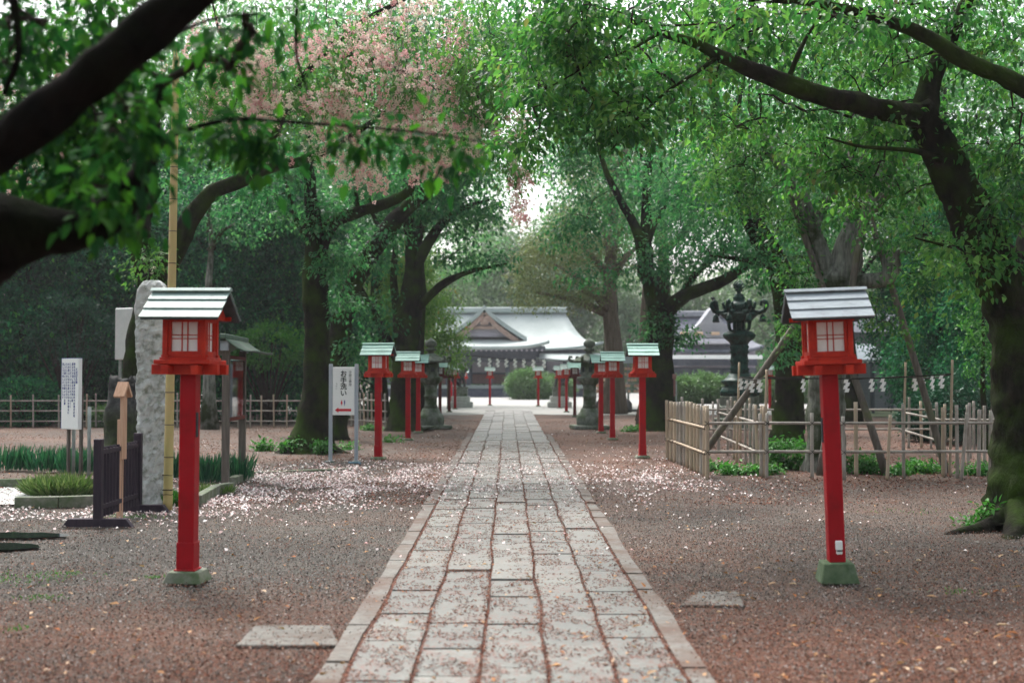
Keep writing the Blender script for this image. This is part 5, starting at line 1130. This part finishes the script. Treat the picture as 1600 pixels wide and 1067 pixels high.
def blossoms(e, root, crowns):
    C = np.vstack([in_ell(W(a, b, c)-root, (rx, ry, rz), k) for a, b, c, rx, ry, rz, k in crowns])
    g_ = np.array([mnoise.noise(Vector((p[0]*1.7, p[1]*1.7, p[2]*2.2+50))) for p in C]); C = C[g_ > .03]
    C = C[C[:, 2] > 1]; m = 6; K = np.repeat(C, m, 0)+rng.normal(0, .045, (len(C)*m, 3))-np.array((0,0,1))*rng.uniform(0, .34, (len(C)*m, 1)); k = 11
    P = np.repeat(K, k, 0); D = rdir(len(P)); P = P+D*.012; l = np.full(len(P), .034)*rng.uniform(.7, 1.2, len(P))
    t = np.clip(np.repeat(rng.uniform(0, 1, len(C)), m*k)*.75+rng.uniform(0, .3, len(P)), 0, 1)
    leafmesh('blossom', P, D, rdir(len(P)), l, l*.95, t, MT['blossom'], e)
    mb = MB()
    for c in C[::5]:
        L_ = rng.uniform(.5, 1.1); a = rng.uniform(-.12, .12, 2); mb.tube([c+np.array((-a[0]*2, -a[1], L_)), c+np.array((-a[0], 0, L_*.5)), c], [.005,.004,.003], 3)
    mb.build('weeping_twig', MT['twigpale'], e)['kind'] = 'stuff'
blossoms(e2_, root2, [(560,110,19.9,2.1,1.2,1.05,560),(470,150,20.3,1.5,1,1.0,300),(690,180,19.7,1.0,1,.75,210),(350,110,20.7,1.1,.9,1.0,160),(110,150,21,1.5,1,1.4,210),(815,280,20,.20,.3,.60,70),(780,160,19.8,.6,.6,.5,110),(620,250,20.2,1.1,.8,.40,150),(233,425,21.2,.18,.3,.28,14),(95,280,21,.9,.7,.5,50),(650,40,20.3,1.4,1.2,.6,200)])
# nearest left: dark boughs in front of everything
T1 = [[(-330,1190,5.2,.42),(-320,1100,5.2,.33),(-300,900,5.1,.27),(-260,640,5,.25),(-220,470,4.9,.24),(-160,380,4.8,.2)],
      [(-240,520,4.9,.22),(-130,430,4.8,.20),(-50,385,4.75,.20),(20,368,4.7,.145),(80,366,4.7,.098),(135,358,4.7,.080),(180,335,4.7,.070),(212,292,4.7,.056),(232,245,4.75,.040),(240,190,4.8,.028),(250,120,4.8,.015)],
      [(-220,440,4.9,.2),(-120,320,4.6,.15),(-40,262,4.4,.085),(30,215,4.3,.080),(110,152,4.25,.079),(180,95,4.2,.079),(240,45,4.2,.080),(300,-8,4.2,.074),(370,-70,4.2,.066),(440,-150,4.25,.045),(500,-240,4.3,.02)],
      [(230,245,4.75,.018),(268,215,5,.013),(305,200,5.2,.011),(370,187,5.3,.010),(440,190,5.4,.008),(530,196,5.5,.006),(640,205,5.5,.005),(760,222,5.5,.003)],
      [(470,-60,5.2,.010),(464,20,5.2,.008),(464,90,5.2,.007),(474,120,5.2,.006),(484,155,5.2,.003)],[(262,60,4.4,.012),(300,42,4.8,.008),(340,28,5,.006),(400,22,5.1,.004)],[(20,-10,4.6,.02),(30,80,4.6,.014),(5,150,4.6,.01)]]
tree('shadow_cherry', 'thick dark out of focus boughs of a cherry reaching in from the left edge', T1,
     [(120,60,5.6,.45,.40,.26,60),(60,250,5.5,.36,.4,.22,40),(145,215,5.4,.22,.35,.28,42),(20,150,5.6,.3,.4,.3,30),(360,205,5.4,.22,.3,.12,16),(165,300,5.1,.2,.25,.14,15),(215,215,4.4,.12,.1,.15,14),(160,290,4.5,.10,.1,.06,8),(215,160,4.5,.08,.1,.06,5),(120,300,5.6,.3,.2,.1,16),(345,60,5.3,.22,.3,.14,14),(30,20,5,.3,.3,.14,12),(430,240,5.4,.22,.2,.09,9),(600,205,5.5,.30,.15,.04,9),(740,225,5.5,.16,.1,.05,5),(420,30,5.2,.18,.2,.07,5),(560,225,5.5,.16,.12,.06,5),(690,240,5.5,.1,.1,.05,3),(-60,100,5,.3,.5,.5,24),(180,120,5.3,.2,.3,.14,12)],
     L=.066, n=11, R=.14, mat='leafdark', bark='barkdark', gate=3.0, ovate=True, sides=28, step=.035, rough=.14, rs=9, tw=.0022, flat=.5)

# ---------------- backdrop trees: built once per kind, copied
def big_tree(name, label, px, z, H, lobes, L, mat, bark, n=16, R=.5, tr=.3, seedrot=0, group=None, base_z=0):
    e = empty(name, GX(px, z), seedrot, label, 'tree', group); pts = []; T = []
    for (x, y, zz, rx, ry, rz, k) in lobes: T.append(in_ell((x, y, zz), (rx, ry, rz), k, .55))
    T = np.vstack(T); T = T[T[:, 2] > .4]
    mb = MB(); top = H*.85; P = [(0.1*math.sin(k*1.3)*tr*2, .1*math.cos(k*2.1)*tr*2, top*k/8-.1) for k in range(9)]; rr = [tr*(1.5 if k == 0 else 1-.11*k) for k in range(9)]
    mb.tube(P, rr, 12, rough=.2, rs=2)
    for (x, y, zz, rx, ry, rz, k) in lobes:
        h0 = min(top*.8, max(.8, zz-max(rx, .5)*.8)); q = np.array((x, y, zz)); a = np.array((0, 0, h0)); mb.tube([a, a+(q-a)*.5+np.array((0,0,.2)), q], [tr*.45, tr*.28, tr*.1], 7, rough=.15)
    mb.build('trunk', MT[bark], e)
    leafmesh('crown', *spray(T, R*rng.uniform(.6, 1.3, len(T)), n, .45, L, .35, .55, .35), MT[mat], e); return e
def lobes(H, Wd, n, base, k, sq=.45):
    out = []
    for i in range(n):
        t = (i+.5)/n; z = base+(H-base)*t; rr = Wd*math.sin(PI*(.18+.74*t))**.7; a = i*2.4; o = rr*.42
        out.append((o*math.cos(a), o*math.sin(a), z, rr*.72, rr*.72, (H-base)/n*1.5*sq*2, k))
    return out
EG = 'dark evergreens behind the left bamboo fence'
ev = big_tree('evergreen_tree', 'tall dark evergreen at the far left behind the bamboo fence', 40, 44, 9, lobes(9, 2.6, 7, .5, 190), .17, 'evergreen', 'barkdark', 20, .5, .25, group=EG)
for i, (px, z, s, rot, lab) in enumerate(((-70,45,1.0,1.0,'dark evergreen cut by the left edge of the photo'),(140,44.5,.92,2.1,'dark evergreen behind the white information board'),(235,46,1.05,3.0,'dark evergreen behind the granite pillar'),(330,44,.95,4.2,'dark evergreen behind the near left lantern roof'),(420,45,1.0,5.1,'dark evergreen behind the notice case'),(505,47,.9,.6,'dark evergreen behind the straight mossy trunk'),
      (90,52,1.35,1.7,'taller evergreen of the rear row at far left'),(270,53,1.3,2.9,'taller evergreen of the rear row above the lantern'),(400,54,1.3,.2,'taller evergreen of the rear row left of the straight trunk'))):
    o = dup(ev, GX(px, z), rot, lab); o.scale = (s, s, s)
rg = big_tree('evergreen_tree', 'dark conical evergreen between the plank wall and the huge right trunk', 1470, 36, 6.4, lobes(6.4, 1.5, 6, .5, 190), .12, 'evergreen', 'barkdark', 20, .36, .2, group='dark evergreens on the right')
for px, z, s, rot, lab in ((1540,33,.85,1,'dark evergreen directly left of the huge right trunk'),(1500,44,1.5,2.2,'tall evergreen at the back on the right'),(1600,40,1.35,3,'tall evergreen behind the huge right trunk'),(1680,38,1.5,4,'evergreen beyond the right edge of the photo'),(1420,52,1.3,5,'misty evergreen rising over the plank building')):
    o = dup(rg, GX(px, z), rot, lab); o.scale = (s, s, s)
yb = big_tree('yellow_green_tree', 'slim yellow green tree against the huge right trunk', 1538, 26, 4.4, [(0,0,2.9,.55,.5,.9,70),(.1,0,3.8,.4,.4,.6,40),(0,0,2.0,.35,.4,.5,24)], .08, 'weed', 'bark', 18, .2, .08)
yt = big_tree('yellow_green_tree', 'bushy yellow green tree with orange tipped leaves left of the shrine', 676, 56, 6.0, [(-.6,0,4.0,1.7,1.5,1.5,170),(.5,0,2.8,1.2,1.2,1.0,110),(-1.6,0,2.6,1.3,1.3,1.2,90),(.2,0,5.2,1.1,1.1,.9,70),(.9,-.3,3.8,.8,.8,.8,50)], .13, 'yellowleaf', 'bark', 18, .38, .16)
o = dup(yt, GX(628, 50), 2.0, 'yellow green tree behind the many limbed cherry'); o.scale = (1.05,1.05,1.25)
o = dup(yt, GX(585, 60), 3.6, 'yellow green tree behind the toilet sign'); o.scale = (1.2,1.2,1.3)
o = dup(yt, GX(650, 66), 5.2, 'tall yellow green tree rearmost on the left'); o.scale = (1.2,1.2,1.5)
# great cedar
ce = big_tree('great_cedar', 'great cedar with a thick straight trunk and hazy olive foliage right of the shrine', 957, 54, 15, [(-2.6,-.5,6.6,2.2,1.8,.9,150),(-1.6,0,7.6,2.2,1.8,.8,150),(-3.4,0,5.4,1.3,1.3,.6,70),(-.6,.5,8.8,2.4,2,1,120),(1.2,0,7.5,1.8,1.8,1.2,90),(0,0,10.5,2.4,2.2,1.2,110),(-1.4,-.8,5.4,1.2,1.0,.5,60),(1.0,0,12.5,2,2,1.2,70)], .12, 'cedarleaf', 'barkfar', 26, .5, .50)
o = big_tree('grey_trunk_tree', 'pale trunked tree behind the notice case with bare lower stem', 325, 37.8, 9, [(0,0,7.4,1.6,1.5,1.0,80),(.8,0,6.4,1.1,1,.7,40)], .11, 'leafblue', 'barkgrey', 18, .4, .23)
o = big_tree('grey_trunk_tree', 'slim grey trunked tree right behind the ivy clad cherry', 1008, 46, 9, [(0,0,7.6,2.0,1.8,1.2,110),(.8,0,9,1.6,1.5,.8,60)], .12, 'leafblue', 'barkfar', 18, .45, .26)
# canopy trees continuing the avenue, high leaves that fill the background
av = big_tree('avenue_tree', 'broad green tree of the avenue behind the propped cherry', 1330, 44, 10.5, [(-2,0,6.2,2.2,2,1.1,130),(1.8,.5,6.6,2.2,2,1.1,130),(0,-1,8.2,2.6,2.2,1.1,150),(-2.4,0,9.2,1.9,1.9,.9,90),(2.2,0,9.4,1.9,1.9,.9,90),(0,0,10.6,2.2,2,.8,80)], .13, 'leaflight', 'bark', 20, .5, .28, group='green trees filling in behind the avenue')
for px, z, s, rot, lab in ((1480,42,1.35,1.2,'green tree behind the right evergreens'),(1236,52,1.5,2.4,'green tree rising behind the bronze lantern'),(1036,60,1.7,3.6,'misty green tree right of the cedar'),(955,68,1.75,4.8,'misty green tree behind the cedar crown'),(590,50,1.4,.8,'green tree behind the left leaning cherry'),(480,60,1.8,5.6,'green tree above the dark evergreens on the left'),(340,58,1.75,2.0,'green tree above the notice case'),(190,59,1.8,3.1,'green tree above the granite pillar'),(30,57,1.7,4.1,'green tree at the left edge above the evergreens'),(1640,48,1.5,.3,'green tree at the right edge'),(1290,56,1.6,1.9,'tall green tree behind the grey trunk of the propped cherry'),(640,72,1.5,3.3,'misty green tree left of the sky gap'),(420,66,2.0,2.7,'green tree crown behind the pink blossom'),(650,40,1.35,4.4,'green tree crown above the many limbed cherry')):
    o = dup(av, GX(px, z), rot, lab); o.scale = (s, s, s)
# the same avenue goes on beside and behind the viewpoint and shades the foreground
for i, (x, y, s, rot) in enumerate(((-9,10,1.1,1),(-6.5,-2,1.0,2),(-3.2,-7,1.0,3),(4.2,-6,1.0,4),(8.5,0,1.0,5),(11.5,7,1.1,.5),(-13,20,1.2,2.5),(0.5,-14,1.3,3.5),(-9,-12,1.2,4.5),(10,-10,1.2,5.5),(-16,6,1.3,.2),(16,0,1.3,1.2),(-17,31,1.2,5.0),(15,29,1.2,.9),(22,38,1.4,.4),(27,28,1.4,1.4),(21,18,1.3,2.4),(33,50,1.5,3.4),(-24,36,1.4,4.4),(-25,22,1.4,5.4))):
    o = dup(av, (x, y, 0), rot, 'avenue tree outside the photo shading the foreground'); o.scale = (s, s, s); o['group'] = 'avenue trees outside the photo'
# far woods beyond the shrine
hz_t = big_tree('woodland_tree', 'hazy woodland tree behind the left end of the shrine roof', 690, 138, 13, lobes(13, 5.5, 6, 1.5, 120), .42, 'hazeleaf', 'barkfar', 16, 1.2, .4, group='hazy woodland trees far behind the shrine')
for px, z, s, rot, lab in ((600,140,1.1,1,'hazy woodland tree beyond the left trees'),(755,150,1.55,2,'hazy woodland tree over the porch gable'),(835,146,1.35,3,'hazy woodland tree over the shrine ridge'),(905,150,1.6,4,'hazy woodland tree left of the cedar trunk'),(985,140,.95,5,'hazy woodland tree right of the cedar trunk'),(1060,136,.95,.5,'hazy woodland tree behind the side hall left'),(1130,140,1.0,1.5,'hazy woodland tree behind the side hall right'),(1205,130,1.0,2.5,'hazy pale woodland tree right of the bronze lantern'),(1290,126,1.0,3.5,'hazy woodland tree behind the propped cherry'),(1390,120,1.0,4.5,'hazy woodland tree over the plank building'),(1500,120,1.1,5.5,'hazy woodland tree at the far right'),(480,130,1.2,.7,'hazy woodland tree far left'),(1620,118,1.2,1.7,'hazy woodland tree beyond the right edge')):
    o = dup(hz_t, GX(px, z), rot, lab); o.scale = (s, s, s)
bpy.context.view_layer.update()
